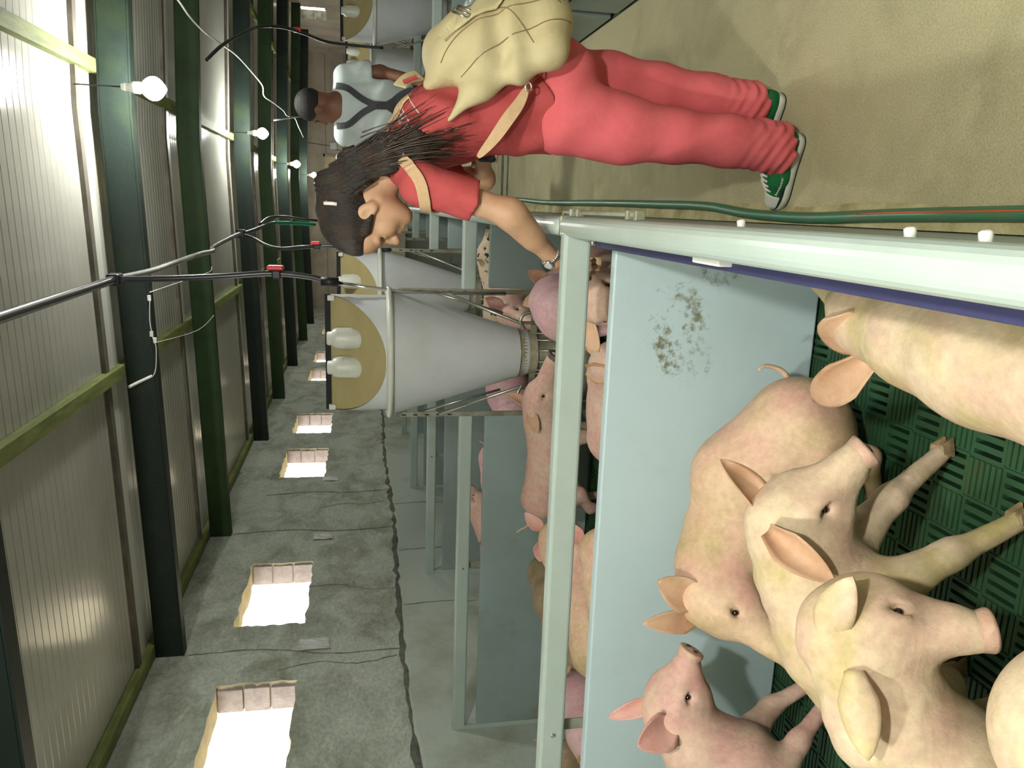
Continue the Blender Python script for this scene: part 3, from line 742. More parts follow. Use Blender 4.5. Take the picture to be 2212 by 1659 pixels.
tubeobj('wire', [(-.66, 5.90, 2.91), (-.64, 6.9, 2.80), (-.68, 7.9, 2.86), (-.66, 8.22, 2.9)], .0035, M_whitewire, cw, 6, 4)
tubeobj('wire', [(-1.02, 5.90, 2.90), (-1.10, 7.0, 2.82), (-1.14, 8.22, 2.90)], .003, M_whitewire, cw, 6, 4)
hb = empty('garden_hose', (.03, 2.7, 0), label='green garden hose with orange stripe lying along the fence on the corridor floor', cat='hose')
hp = [(.045, .55, .02), (.042, 1.0, .02), (.030, 1.5, .02), (.020, 1.95, .02), (.006, 2.35, .02), (.008, 2.62, .02), (.016, 2.85, .02), (.040, 3.2, .02), (.048, 3.8, .02), (.055, 4.8, .02), (.06, 6.2, .02), (.09, 7.6, .02), (.07, 9, .02), (.08, 12, .02)]
tubeobj('hose', hp, .0185, M_hose_g, hb, 14, 8)
hs = smooth_path(hp[:6], 8); tubeobj('stripe', [(p.x + .006, p.y, p.z + .0165) for p in hs[:28]], .0032, M_orange, hb, 5)
TAGS = [((640, 0), (5.94, 1.84), .17, .23, 'smooth taped white tag'), ((0, 0), (8.09, 1.876), .17, .20, 'crumpled shiny foil tag'), ((0, 0), (9.93, 1.86), .15, .19, 'narrow taped label')]
for (_, (y, z), w, h_, nm), lab in zip(TAGS, ('smooth taped white tag on the wall between the two nearest window openings', 'crumpled shiny foil tag on the wall beyond the second opening', 'narrow taped label under the third window opening')):
    b = bmesh.new(); nx_, nz_ = 8, 5; g = []
    for i in range(nx_ + 1):
        row = []
        for j in range(nz_ + 1):
            row.append(b.verts.new((XL + .006 + rnd.uniform(0, .016 if 'crumpled' in nm else .007), y + (i / nx_ - .5) * w, z + (j / nz_ - .5) * h_ + (i / nx_ - .5) * .02)))
        g.append(row)
    for i in range(nx_):
        for j in range(nz_): b.faces.new((g[i][j], g[i + 1][j], g[i + 1][j + 1], g[i][j + 1]))
    o = add('wall_tag', b, M_tape, label=lab, cat='tag')
# ================================================================= PIGS
def skin(name, c, pk, dirt, lo3=.52, hi3=.74):
    return mat(name, c, 0.6, pk, 6.5, 9, .42, .62, dirt, 4.2, lo3, hi3, bump=.22, bscale=46, fine=.12, fscale=48, spec=.32, dist=.4, sss=.0)
SK_cream = skin('pig_skin_cream', (0.63, 0.50, 0.34), (0.58, 0.40, 0.29), (0.46, 0.38, 0.16), .48, .66)
SK_tan = skin('pig_skin_tan', (0.66, 0.47, 0.31), (0.66, 0.39, 0.30), (0.46, 0.36, 0.17), .48, .68)
SK_pink = skin('pig_skin_pink', (0.60, 0.42, 0.32), (0.57, 0.33, 0.28), (0.48, 0.38, 0.26), .58, .8)
SK_rose = skin('pig_skin_rose', (0.60, 0.40, 0.40), (0.60, 0.33, 0.36), (0.5, 0.38, 0.30), .6, .8)
SK_dirty_shaded = skin('pig_skin_dirty_shaded', (0.40, 0.31, 0.20), (0.36, 0.25, 0.17), (0.22, 0.18, 0.09), .45, .62)
SK_spot = mat('pig_skin_spotted', (0.58, 0.46, 0.33), 0.6, (0.02, 0.018, 0.015), 9, 3, .56, .58, bump=.2, bscale=55, spec=.3)
SK_ear = mat('pig_ear_skin', (0.56, 0.36, 0.23), 0.6, (0.44, 0.24, 0.14), 9, 6, .42, .68, (0.30, 0.20, 0.09), 6, .56, .76, bump=.2, bscale=70, spec=.3)
SK_earp = mat('pig_ear_pink', (0.64, 0.38, 0.32), 0.6, (0.52, 0.24, 0.20), 8, 6, .42, .68, bump=.2, bscale=70, spec=.3)
SK_snout = mat('pig_snout_skin', (0.60, 0.40, 0.30), 0.5, (0.48, 0.29, 0.20), 16, 5, .4, .65, bump=.3, bscale=90, spec=.45)
SK_snoutd = mat('pig_snout_muddy', (0.10, 0.085, 0.07), 0.35, (0.2, .15, .11), 12, 5, .4, .65, bump=.3, bscale=90, spec=.45)
M_eye = mat('dark_glossy_eye', (0.010, 0.007, 0.005), 0.06, spec=.9)
M_hoof = mat('horn_hoof', (0.36, 0.25, 0.12), 0.6, (0.14, .10, .05), 14, 4, .4, .6)
M_nostril = mat('dark_nostril', (0.03, 0.012, 0.01), 0.7)

def ear_mesh(base, tip, nrm, w, curl=.35, th=.0045, droop=0.0, arch=.12):
    base = Vector(base); tip = Vector(tip); base = base - (tip - base).normalized() * .022; d = tip - base; L = d.length; e = d / L
    n = Vector(nrm); n = (n - e * n.dot(e)).normalized(); s = e.cross(n)
    b = bmesh.new(); nu, nv = 12, 8; top = []; bot = []
    for i in range(nu + 1):
        t = i / nu
        wd = w * (.50 + 1.515 * t) if t < .33 else w * (1.0 * math.cos((t - .33) / .67 * math.pi / 2) ** .72)
        wd = max(wd, .0008)
        rt, rb = [], []
        for j in range(nv + 1):
            v = j / nv * 2 - 1
            cup = curl * wd * (v * v - .35) * (1.25 - .75 * t)
            p = base + e * (L * t) + s * (v * wd * (1 - .18 * (1 - t))) + n * (cup + L * arch * math.sin(math.pi * (.12 + .88 * t))) + Vector((0, 0, -droop * t * t))
            k = th * (1 - .6 * t)
            rt.append(b.verts.new(p + n * k)); rb.append(b.verts.new(p - n * k))
        top.append(rt); bot.append(rb)
    for i in range(nu):
        for j in range(nv):
            b.faces.new((top[i][j], top[i + 1][j], top[i + 1][j + 1], top[i][j + 1])).smooth = True
            q_ = b.faces.new((bot[i][j], bot[i][j + 1], bot[i + 1][j + 1], bot[i + 1][j])); q_.smooth = True; q_.material_index = 1
        b.faces.new((top[i][0], bot[i][0], bot[i + 1][0], top[i + 1][0])); b.faces.new((top[i][nv], top[i + 1][nv], bot[i + 1][nv], bot[i][nv]))
    for j in range(nv):
        b.faces.new((top[0][j], top[0][j + 1], bot[0][j + 1], bot[0][j])); b.faces.new((top[nu][j], bot[nu][j], bot[nu][j + 1], top[nu][j + 1]))
    return b

def pig(label, rump, mid, shoulder, poll, snout, hup=(0, 0, 1), ears=(), legs=(), tail=None, m=None, em=None, sm=None, s=1.0, h=.010, group=None, neck=None, rumpr=(.128, .142), midr=(.142, .150), shr=(.128, .152), hl=None, eyes=(1, 1), wrinkle=.0, jaw=True):
    m = m or SK_cream; em = em or SK_ear; sm = sm or SK_snout
    rump, mid, shoulder, poll, snout = [np.array(p, float) for p in (rump, mid, shoulder, poll, snout)]
    pts = [rump, mid, shoulder, poll, snout] + [np.array(p, float) for l in legs for p in l]
    lo = np.min(pts, 0) - .24 * s; hi = np.max(pts, 0) + .24 * s; lo[2] = max(lo[2], -.02)
    F = Field(lo, hi, h)
    F.cap(rump, mid, (rumpr[0] * s, rumpr[1] * s), (midr[0] * s, midr[1] * s), k=.06)
    F.cap(mid, shoulder, (midr[0] * s, midr[1] * s), (shr[0] * s, shr[1] * s), k=.06)
    f = snout - poll; HL = np.linalg.norm(f); f /= HL; u = np.array(hup, float); u -= (u @ f) * f; u /= np.linalg.norm(u); sd = np.cross(f, u)
    AX = np.array([sd, u, f])
    def H(a, bb, c): return poll + sd * a * s + u * bb * s + f * c           # side, up, forward (forward in metres)
    sk = H(0, -.035, .045 * s)
    nk = np.array(neck, float) if neck is not None else (shoulder + sk) / 2 + np.array((0, 0, .005))
    F.cap(shoulder, nk, (.118 * s, .135 * s), (.100 * s, .112 * s), k=.06)
    F.cap(nk, sk, (.100 * s, .112 * s), (.085 * s, .092 * s), k=.05)
    F.ell(H(0, -.030, .06 * s), (.078 * s, .080 * s, .100 * s), AX, k=.05)                 # skull
    F.cap(H(0, -.022, .10 * s), snout - f * .02, (.066 * s, .056 * s), (.039 * s, .036 * s), k=.045, up=u)     # face
    F.cap(H(0, -.085, .07 * s), snout - f * .045 - u * .034 * s, (.060 * s, .045 * s), (.027 * s, .020 * s), k=.04, up=u)  # jaw
    for q in (-1, 1):
        F.ell(H(q * .050, -.070, .085 * s), (.036 * s, .046 * s, .065 * s), AX, k=.05)      # cheeks
        F.ell(H(q * .045, .022, .100 * s), (.022 * s, .014 * s, .036 * s), AX, k=.025)      # brow ridge
        F.ell(H(q * .068, .002, .128 * s), (.014 * s, .012 * s, .017 * s), AX, k=.012, sub=True)
        F.cap(H(q * .052, -.080, .15 * s), H(q * .036, -.052, HL - .03), .004, .004, k=.012, sub=True)  # mouth line
    for L in legs:
        L = [np.array(p, float) for p in L]
        r = [.076, .040, .026, .022] if len(L) == 4 else [.064, .030, .0225]
        for a, c, ra, rb in zip(L, L[1:], r, r[1:]): F.cap(a, c, ra * s, rb * s, k=.035)
    if len(legs):
        pass
    if wrinkle:
        F.warp(lambda P: wrinkle * np.sin(P @ np.array((58., 31., 40.)) + 2.2 * np.sin(P @ np.array((9., 17., -11.)))))
    me = F.mesh('pig_body')
    root = empty('pig', (float(mid[0]), float(mid[1]), 0), label=label, cat='pig', group=group)
    add('body', me, m, root)
    # snout disc
    sc = Vector(snout); fv = Vector(f); uv = Vector(u); sv = Vector(sd); b = bmesh.new(); rings = []
    prof = [(.035, -.024), (.038, -.008), (.0405, .003), (.039, .009), (.031, .0105), (.0, .009)]
    for r, z in prof:
        rings.append([b.verts.new(sc + (sv * math.cos(2 * math.pi * j / 20) * 1.08 + uv * math.sin(2 * math.pi * j / 20) * .95) * max(r, .001) * s + fv * z * s) for j in range(20)])
    for a, c in zip(rings, rings[1:]):
        for j in range(20): b.faces.new((a[j], a[(j + 1) % 20], c[(j + 1) % 20], c[j])).smooth = True
    sn = add('snout', b, sm, root)
    b = bmesh.new()
    for q in (-1, 1):
        c = sc + sv * q * .017 * s + fv * .0125 * s + uv * .001
        ring = [b.verts.new(c + (sv * math.cos(2 * math.pi * j / 10) * .007 + uv * math.sin(2 * math.pi * j / 10) * .010) * s + fv * .0012) for j in range(10)]
        b.faces.new(ring)
    add('nostrils', b, M_nostril, sn)
    for q, on in zip((-1, 1), eyes):
        if on:
            b = bmesh.new(); uv_sphere(b, H(q * .0625, .002, .128 * s), .0088 * s, 12, 8); add('eye', b, M_eye, root)
    for e in ears:
        bb = ear_mesh(e[0], e[1], e[2], e[3] if len(e) > 3 else .052 * s, curl=e[4] if len(e) > 4 else .45, arch=e[5] if len(e) > 5 else .12)
        eo = add('ear', bb, em, root); eo.data.materials.append(m)
    if tail is not None:
        P = smooth_path(tail, 5); tubeobj('tail', P, [.011 * s * (1 - .65 * i / (len(P) - 1)) for i in range(len(P))], m, root, 8)
    for L in legs:
        hp_ = Vector(L[-1]); dirv = Vector((snout[0] - rump[0], snout[1] - rump[1], 0)).normalized(); sdv = Vector((-dirv.y, dirv.x, 0))
        b = bmesh.new()
        for q in (-1, 1):
            c = hp_ + sdv * q * .014 * s + dirv * .010
            vs = [(c + dirv * x_ + sdv * y_ * s + Vector((0, 0, z_))) for x_, y_, z_ in ((-.022, -.012, -.018), (.028, -.006, -.018), (.028, .006, -.018), (-.022, .012, -.018), (-.018, -.012, .018), (.006, -.008, .020), (.006, .008, .020), (-.018, .012, .018))]
            vs = [b.verts.new(v) for v in vs]
            for fc in ((3, 2, 1, 0), (4, 5, 6, 7), (0, 1, 5, 4), (1, 2, 6, 5), (2, 3, 7, 6), (3, 0, 4, 7)): b.faces.new([vs[i] for i in fc])
        bmesh.ops.bevel(b, geom=b.edges[:], offset=.003, segments=1, affect='EDGES')
        add('hoof', b, M_hoof, root)
    return root

# ---- pigs of the front pen
pig('cream pig walking away along the pale rail, ears flopped sideways',
    (-.245, .52, .33), (-.235, .85, .335), (-.228, 1.20, .335), (-.230, 1.47, .405), (-.150, 1.83, .29), hup=(-.62, .05, .75), neck=(-.215, 1.35, .36),
    ears=[((-.195, 1.455, .445), (-.272, 1.575, .430), (-.35, -.55, .75), .054, .30), ((-.280, 1.475, .385), (-.425, 1.67, .385), (-.35, -.45, .8), .052, .45)],
    legs=[((-.27, 1.22, .26), (-.28, 1.24, .14), (-.28, 1.23, .022)), ((-.17, 1.18, .26), (-.165, 1.16, .14), (-.165, 1.17, .022)),
          ((-.29, .55, .26), (-.30, .63, .20), (-.30, .50, .14), (-.30, .54, .022)), ((-.19, .52, .26), (-.18, .60, .20), (-.18, .46, .14), (-.18, .50, .022))],
    m=SK_cream, rumpr=(.135, .145), midr=(.138, .140), shr=(.120, .135))
pig('tan pig sitting against the splashed board partition with its head turned to the cement wall',
    (-.60, 2.03, .185), (-.77, 2.09, .315), (-.98, 2.09, .340), (-1.11, 2.00, .49), (-1.195, 1.80, .275), hup=(-.35, -.20, .9), neck=(-1.05, 2.05, .40),
    ears=[((-1.095, 1.985, .500), (-1.045, 2.00, .605), (.15, -1, .1), .060, .40), ((-1.175, 2.00, .500), (-1.160, 1.965, .655), (.35, -.9, .15), .040, .55)],
    legs=[((-1.00, 2.02, .28), (-1.01, 1.99, .15), (-1.01, 1.98, .022)), ((-1.01, 2.15, .28), (-1.02, 2.16, .15), (-1.02, 2.16, .022)),
          ((-.62, 1.94, .16), (-.74, 1.90, .16), (-.64, 1.88, .06), (-.76, 1.88, .022))],
    tail=[(-.485, 2.09, .20), (-.450, 2.10, .215), (-.432, 2.10, .245), (-.425, 2.095, .285), (-.435, 2.09, .305)],
    m=SK_tan, rumpr=(.150, .165), midr=(.138, .150), shr=(.120, .138), wrinkle=.0008)
pig('pale pig in the middle of the front pen lifting its snout towards the rail fence',
    (-1.02, 1.425, .325), (-.935, 1.46, .365), (-.85, 1.50, .390), (-.70, 1.575, .530), (-.505, 1.52, .340), hup=(.15, -.1, .9), neck=(-.78, 1.53, .44),
    ears=[((-.672, 1.615, .530), (-.560, 1.655, .620), (.75, -.6, .1), .042, .55), ((-.690, 1.495, .545), (-.752, 1.388, .462), (.30, -.70, .62), .043, .95, .20)],
    legs=[((-.76, 1.585, .30), (-.655, 1.60, .19), (-.555, 1.655, .022)), ((-.80, 1.435, .30), (-.715, 1.41, .17), (-.632, 1.397, .022)),
          ((-1.05, 1.45, .26), (-.99, 1.47, .19), (-1.09, 1.50, .13), (-1.07, 1.50, .022)), ((-1.06, 1.37, .26), (-1.0, 1.35, .19), (-1.09, 1.36, .13), (-1.07, 1.36, .022))],
    m=SK_cream, midr=(.112, .138), shr=(.104, .135), rumpr=(.105, .126), wrinkle=.0014)
pig('cream pig pointing its snout down at the slats, long ears hanging',
    (-1.52, 1.06, .33), (-1.28, 1.08, .335), (-1.03, 1.115, .350), (-.795, 1.215, .578), (-.725, 1.125, .325), hup=(-.12, -.8, .35), neck=(-.92, 1.175, .46),
    ears=[((-.750, 1.205, .595), (-.632, 1.185, .572), (-.1, .60, -.75), .042, .35, -.10), ((-.812, 1.125, .580), (-.912, 1.050, .592), (-.15, .75, -.6), .040, .40, -.10)],
    legs=[((-1.02, 1.18, .27), (-.99, 1.20, .14), (-.99, 1.20, .022)), ((-1.02, 1.08, .27), (-.99, 1.06, .14), (-.99, 1.06, .022)),
          ((-1.54, 1.16, .26), (-1.47, 1.18, .19), (-1.56, 1.19, .13), (-1.54, 1.19, .022)), ((-1.54, 1.02, .26), (-1.47, 1.0, .19), (-1.56, 1.0, .13), (-1.54, 1.0, .022))],
    m=SK_cream, midr=(.140, .150), shr=(.120, .140), wrinkle=.0018)
pig('smooth pale pig turning its rump, in front of the snout of the head down pig',
    (-.735, .835, .375), (-.90, .66, .37), (-1.08, .48, .36), (-1.28, .30, .42), (-1.45, .13, .22),
    ears=[((-1.25, .34, .42), (-1.22, .36, .54), (-.5, -.5, .2)), ((-1.31, .28, .42), (-1.30, .24, .54), (-.5, -.5, .2))],
    legs=[((-1.02, .43, .27), (-1.0, .40, .14), (-1.0, .40, .022)), ((-1.14, .54, .27), (-1.17, .56, .14), (-1.17, .56, .022)),
          ((-.70, .76, .28), (-.73, .70, .2), (-.66, .78, .13), (-.67, .76, .022)), ((-.82, .88, .28), (-.87, .85, .2), (-.79, .92, .13), (-.81, .90, .022))],
    m=SK_cream, rumpr=(.150, .155), midr=(.145, .150))
pig('pinkish pig with its snout stretched up to the sitting pig, one foreleg forward',
    (-2.05, 1.80, .30), (-1.82, 1.83, .33), (-1.60, 1.88, .355), (-1.475, 1.955, .585), (-1.262, 1.960, .500), hup=(-.1, -.3, .9), neck=(-1.545, 1.92, .47),
    ears=[((-1.450, 2.0, .605), (-1.487, 2.0, .728), (.5, -.8, .1), .030, .5), ((-1.460, 1.900, .585), (-1.475, 1.845, .690), (.45, -.85, .1), .060, .45)],
    legs=[((-1.60, 1.80, .28), (-1.53, 1.87, .17), (-1.455, 1.955, .022)), ((-1.58, 1.97, .28), (-1.53, 2.04, .17), (-1.47, 2.06, .022)),
          ((-2.07, 1.87, .24), (-2.0, 1.88, .18), (-2.09, 1.9, .12), (-2.07, 1.9, .022)), ((-2.07, 1.73, .24), (-2.0, 1.71, .18), (-2.09, 1.7, .12), (-2.07, 1.7, .022))],
    m=SK_pink, em=SK_earp, s=.93, midr=(.128, .135), shr=(.110, .128))

# ---- plain standing pig for the pens behind: heading angle a (0 = towards +X)
def pig_std(label, x, y, a, m=None, em=None, s=1.0, head=(0.0, 0.0), h=.014, hz=.0, tail=True, sm=None, group=None, z=0.0):
    ca, sa = math.cos(a), math.sin(a)
    def P(f, l, zz): return (x + s * (f * ca - l * sa), y + s * (f * sa + l * ca), z + zz * s)
    yaw, pit = head; hy = a + yaw
    pl = P(.50, 0, .46 + hz); hl = .30 * s
    sn = (pl[0] + hl * math.cos(hy) * math.cos(pit), pl[1] + hl * math.sin(hy) * math.cos(pit), pl[2] + hl * math.sin(pit))
    cy_, sy_ = math.cos(hy), math.sin(hy)
    def E(f, l, zz): return (pl[0] + s * (f * cy_ - l * sy_), pl[1] + s * (f * sy_ + l * cy_), pl[2] + zz * s)
    ears = [(E(0, q * .055, .03), E(.03, q * .12, .13), (cy_, sy_, -.2), .05 * s) for q in (-1, 1)]
    legs = []
    for q in (-1, 1):
        legs.append((P(.30, q * .07, .26), P(.31, q * .08, .14), P(.305, q * .08, .022)))
        legs.append((P(-.28, q * .07, .26), P(-.20, q * .08, .20), P(-.30, q * .08, .14), P(-.27, q * .08, .022)))
    tl = [P(-.42, 0, .40), P(-.46, .01, .43), P(-.47, .03, .47), P(-.45, .04, .49)] if tail else None
    return pig(label, P(-.28, 0, .355), P(0, 0, .35), P(.28, 0, .36), pl, sn, ears=ears, legs=legs, tail=tl, m=m, em=em, s=s, h=h, sm=sm, group=group)
# second pen
pig('pink pig looking out under the woman\'s stroking hand',
    (-.275, 3.45, .40), (-.275, 3.22, .42), (-.285, 2.98, .44), (-.30, 2.78, .655), (-.335, 2.46, .50), neck=(-.295, 2.88, .54),
    ears=[((-.36, 2.80, .66), (-.50, 2.72, .60), (0, -.8, .5), .055), ((-.245, 2.80, .66), (-.16, 2.76, .60), (0, -.8, .5), .05)],
    legs=[((-.35, 2.97, .34), (-.36, 2.95, .18), (-.36, 2.95, .022)), ((-.22, 2.97, .34), (-.21, 2.95, .18), (-.21, 2.95, .022)),
          ((-.34, 3.45, .30), (-.34, 3.38, .22), (-.35, 3.50, .14), (-.35, 3.47, .022)), ((-.21, 3.45, .30), (-.20, 3.38, .22), (-.21, 3.50, .14), (-.21, 3.47, .022))],
    m=SK_pink, h=.011)
pig('rosy pig showing its round rump beside the near feeder',
    (-.53, 3.98, .40), (-.52, 4.15, .38), (-.50, 4.30, .37), (-.44, 4.48, .40), (-.30, 4.56, .22),
    ears=[((-.49, 4.48, .42), (-.55, 4.52, .52), (0, -1, .2)), ((-.39, 4.45, .42), (-.34, 4.42, .52), (0, -1, .2))],
    legs=[((-.60, 3.98, .30), (-.61, 4.04, .2), (-.61, 3.94, .13), (-.61, 3.96, .02)), ((-.45, 3.98, .30), (-.44, 4.04, .2), (-.44, 3.94, .13), (-.44, 3.96, .02)),
          ((-.57, 4.32, .3), (-.57, 4.34, .15), (-.57, 4.34, .02)), ((-.43, 4.32, .3), (-.43, 4.34, .15), (-.43, 4.34, .02))],
    tail=[(-.52, 3.83, .46), (-.52, 3.80, .47), (-.53, 3.79, .44)], m=SK_rose, h=.012, rumpr=(.150, .160))
pig('peach pig standing along the partition with its back at board height, ear flopped forward',
    (-.96, 3.16, .355), (-.82, 3.14, .355), (-.70, 3.12, .36), (-.61, 3.05, .49), (-.52, 2.82, .32),
    ears=[((-.63, 3.06, .52), (-.62, 2.90, .43), (-.2, -.8, .5), .05), ((-.55, 3.10, .50), (-.48, 3.16, .5), (.3, .3, .8), .045)],
    legs=[((-.98, 3.10, .28), (-.92, 3.09, .2), (-1.0, 3.08, .13), (-.98, 3.08, .02)), ((-.98, 3.23, .28), (-.92, 3.24, .2), (-1.0, 3.25, .13), (-.98, 3.25, .02)),
          ((-.69, 3.06, .28), (-.68, 3.05, .15), (-.68, 3.05, .02)), ((-.69, 3.18, .28), (-.68, 3.20, .15), (-.68, 3.20, .02))],
    m=SK_pink, h=.012, midr=(.128, .135), shr=(.112, .13), rumpr=(.125, .135))
pig('pig at the near feeder with muddy dark snout and upright ear',
    (-1.66, 4.27, .39), (-1.44, 4.25, .365), (-1.26, 4.24, .38), (-1.09, 4.21, .515), (-.765, 4.08, .425), hup=(.1, -.3, .95),
    ears=[((-1.08, 4.26, .55), (-1.02, 4.27, .645), (.6, -.7, .1), .034), ((-1.13, 4.15, .515), (-1.20, 4.07, .50), (.2, -.8, .5), .045)],
    legs=[((-1.26, 4.17, .30), (-1.25, 4.16, .15), (-1.25, 4.16, .022)), ((-1.26, 4.31, .30), (-1.25, 4.33, .15), (-1.25, 4.33, .022)),
          ((-1.68, 4.20, .30), (-1.61, 4.19, .21), (-1.70, 4.18, .14), (-1.68, 4.18, .022)), ((-1.68, 4.34, .30), (-1.61, 4.35, .21), (-1.70, 4.36, .14), (-1.68, 4.36, .022))],
    tail=[(-1.79, 4.27, .47), (-1.83, 4.26, .50), (-1.84, 4.25, .53), (-1.86, 4.25, .56)], m=SK_pink, sm=SK_snoutd, h=.012, rumpr=(.125, .150), midr=(.125, .135), shr=(.115, .13))
pig('brown faced pig turning its head over the gap below the top rail, ear raised',
    (-2.08, 3.28, .33), (-1.93, 3.43, .34), (-1.79, 3.57, .36), (-1.665, 3.74, .505), (-1.66, 3.45, .37), neck=(-1.72, 3.67, .43),
    ears=[((-1.62, 3.77, .54), (-1.545, 3.78, .62), (0, -1, .1), .042), ((-1.72, 3.75, .53), (-1.80, 3.72, .54), (0, -1, .3), .045)],
    legs=[((-1.74, 3.52, .28), (-1.73, 3.50, .15), (-1.73, 3.50, .022)), ((-1.86, 3.62, .28), (-1.87, 3.64, .15), (-1.87, 3.64, .022)),
          ((-2.03, 3.24, .26), (-2.02, 3.22, .15), (-2.02, 3.22, .022)), ((-2.14, 3.34, .26), (-2.16, 3.36, .15), (-2.16, 3.36, .022))],
    m=SK_tan, em=SK_earp, sm=SK_snoutd, h=.012)
pig('peach pig with dirty muzzle peering through the gap below the top rail',
    (-2.02, 2.88, .32), (-1.84, 2.92, .335), (-1.64, 2.98, .345), (-1.46, 3.10, .475), (-1.34, 2.86, .33), hup=(0, -.2, .95),
    ears=[((-1.43, 3.15, .50), (-1.36, 3.20, .58), (.3, -.9, .1), .045), ((-1.52, 3.06, .48), (-1.60, 2.98, .46), (0, -.8, .5), .045)],
    legs=[((-1.62, 2.91, .28), (-1.60, 2.90, .15), (-1.60, 2.90, .022)), ((-1.64, 3.06, .28), (-1.62, 3.08, .15), (-1.62, 3.08, .022)),
          ((-2.03, 2.82, .26), (-1.97, 2.80, .2), (-2.05, 2.81, .13), (-2.03, 2.81, .022)), ((-2.05, 2.95, .26), (-1.99, 2.96, .2), (-2.07, 2.97, .13), (-2.05, 2.97, .022))],
    m=SK_tan, em=SK_earp, h=.012)
pig_std('greyish pig with its rump against the far board of the second pen', -2.20, 4.05, math.radians(-97), SK_dirty_shaded, s=.95, tail=False, head=(.1, -.9), hz=-.06)
pig_std('rosy pig with a thin tail behind the long top rail', -2.56, 3.60, math.radians(-100), SK_rose, s=.85, head=(.1, -.9), hz=-.05)
pig_std('shadowed pig towards the cement wall end of the second pen', -2.90, 3.05, math.radians(85), SK_dirty_shaded, s=.95, head=(.4, -.5), tail=False)  # the shade on this pig is put into its darker skin colour
# third pen and beyond, seen through the fences
pig_std('pink pig eating on the far side of the near feeder', -.60, 5.62, math.radians(-100), SK_pink, SK_earp, s=1.05, head=(.1, -.5), hz=.04)
pig_std('lilac pink pig beside the left upright of the near feeder', -1.33, 5.55, math.radians(70), SK_rose, SK_earp, s=1.08)
pig_std('black spotted pig near the corridor fence of the third pen', -.86, 6.48, math.radians(5), SK_spot, SK_earp, s=.88, head=(-.3, -.2), hz=.08)
pig_std('pig whose ear shows above the second board partition', -2.62, 5.60, math.radians(75), SK_pink, SK_earp, s=1.08, hz=.03)
pig_std('small pig behind the board partition with the mid post', -2.10, 5.80, math.radians(-110), SK_rose, SK_earp, s=1.05, head=(0, -.3), hz=.0)
# ================================================================= PEOPLE
M_skin = mat('woman_skin', (0.50, 0.30, 0.185), 0.5, (0.46, 0.26, 0.155), 14, 4, .4, .65, (0.56, 0.31, 0.22), 20, .58, .8, bump=.08, bscale=120, spec=.35)
M_skin2 = mat('man_skin', (0.17, 0.075, 0.042), 0.5, (0.14, 0.06, 0.034), 14, 4, .4, .65, spec=.35)
M_lip = mat('lips', (0.42, 0.17, 0.13), 0.45)
M_hair = mat('dark_brown_hair', (0.016, 0.011, 0.008), 0.38, (0.045, 0.026, 0.015), 26, 5, .45, .75, bump=.7, bscale=14, spec=.45, stretch=(1, 1, .25), bstretch=(14, 14, 2.0))
M_hair2 = mat('brown_hair_strand', (0.042, 0.022, 0.011), 0.4, (0.018, .011, .007), 30, 4, .4, .65, spec=.45)
M_hairb = mat('short_black_hair', (0.012, 0.011, 0.011), 0.6, bump=.6, bscale=120, spec=.3)
M_shirt = mat('red_cotton_shirt', (0.44, 0.078, 0.078), 0.85, (0.38, 0.06, 0.06), 6, 6, .4, .7, bump=.35, bscale=26, spec=.2, dist=1.2)
M_pants = mat('coral_red_trousers', (0.66, 0.135, 0.15), 0.85, (0.60, 0.105, 0.118), 5, 6, .4, .7, bump=.25, bscale=24, spec=.2, dist=1.0)
M_canvas = mat('beige_canvas', (0.54, 0.46, 0.27), 0.7, (0.47, 0.39, 0.21), 5, 6, .4, .7, bump=.35, bscale=16, spec=.25, dist=.8)
M_canvasd = mat('beige_seam', (0.20, 0.15, 0.07), 0.8)
M_strap = mat('beige_webbing', (0.55, 0.37, 0.21), 0.75, (.50, .33, .18), 30, 3, .4, .6, bump=.2, bscale=150)
M_greenshoe = mat('green_canvas_shoe', (0.012, 0.14, 0.045), 0.75, (0.010, .11, .035), 20, 5, .4, .6, bump=.2, bscale=160, spec=.2)
M_rubber = mat('white_shoe_rubber', (0.60, 0.60, 0.53), 0.5, (.5, .5, .42), 12, 5, .4, .7)
M_tee = mat('white_tshirt', (0.52, 0.58, 0.58), 0.85, (.46, .52, .52), 5, 5, .4, .7, bump=.3, bscale=26, spec=.2)
M_apron = mat('dark_grey_overall', (0.035, 0.038, 0.045), 0.7, (.05, .052, .06), 6, 5, .4, .7, bump=.2, bscale=30)
M_white = mat('white_print', (0.72, 0.66, 0.62), 0.7)
M_silver = mat('silver_watch', (0.72, 0.72, 0.70), 0.18, metal=1.0)

W0 = empty('person', (.30, 2.62, 0), label='woman in red shirt and coral trousers leaning over the fence to stroke a pig', cat='person')
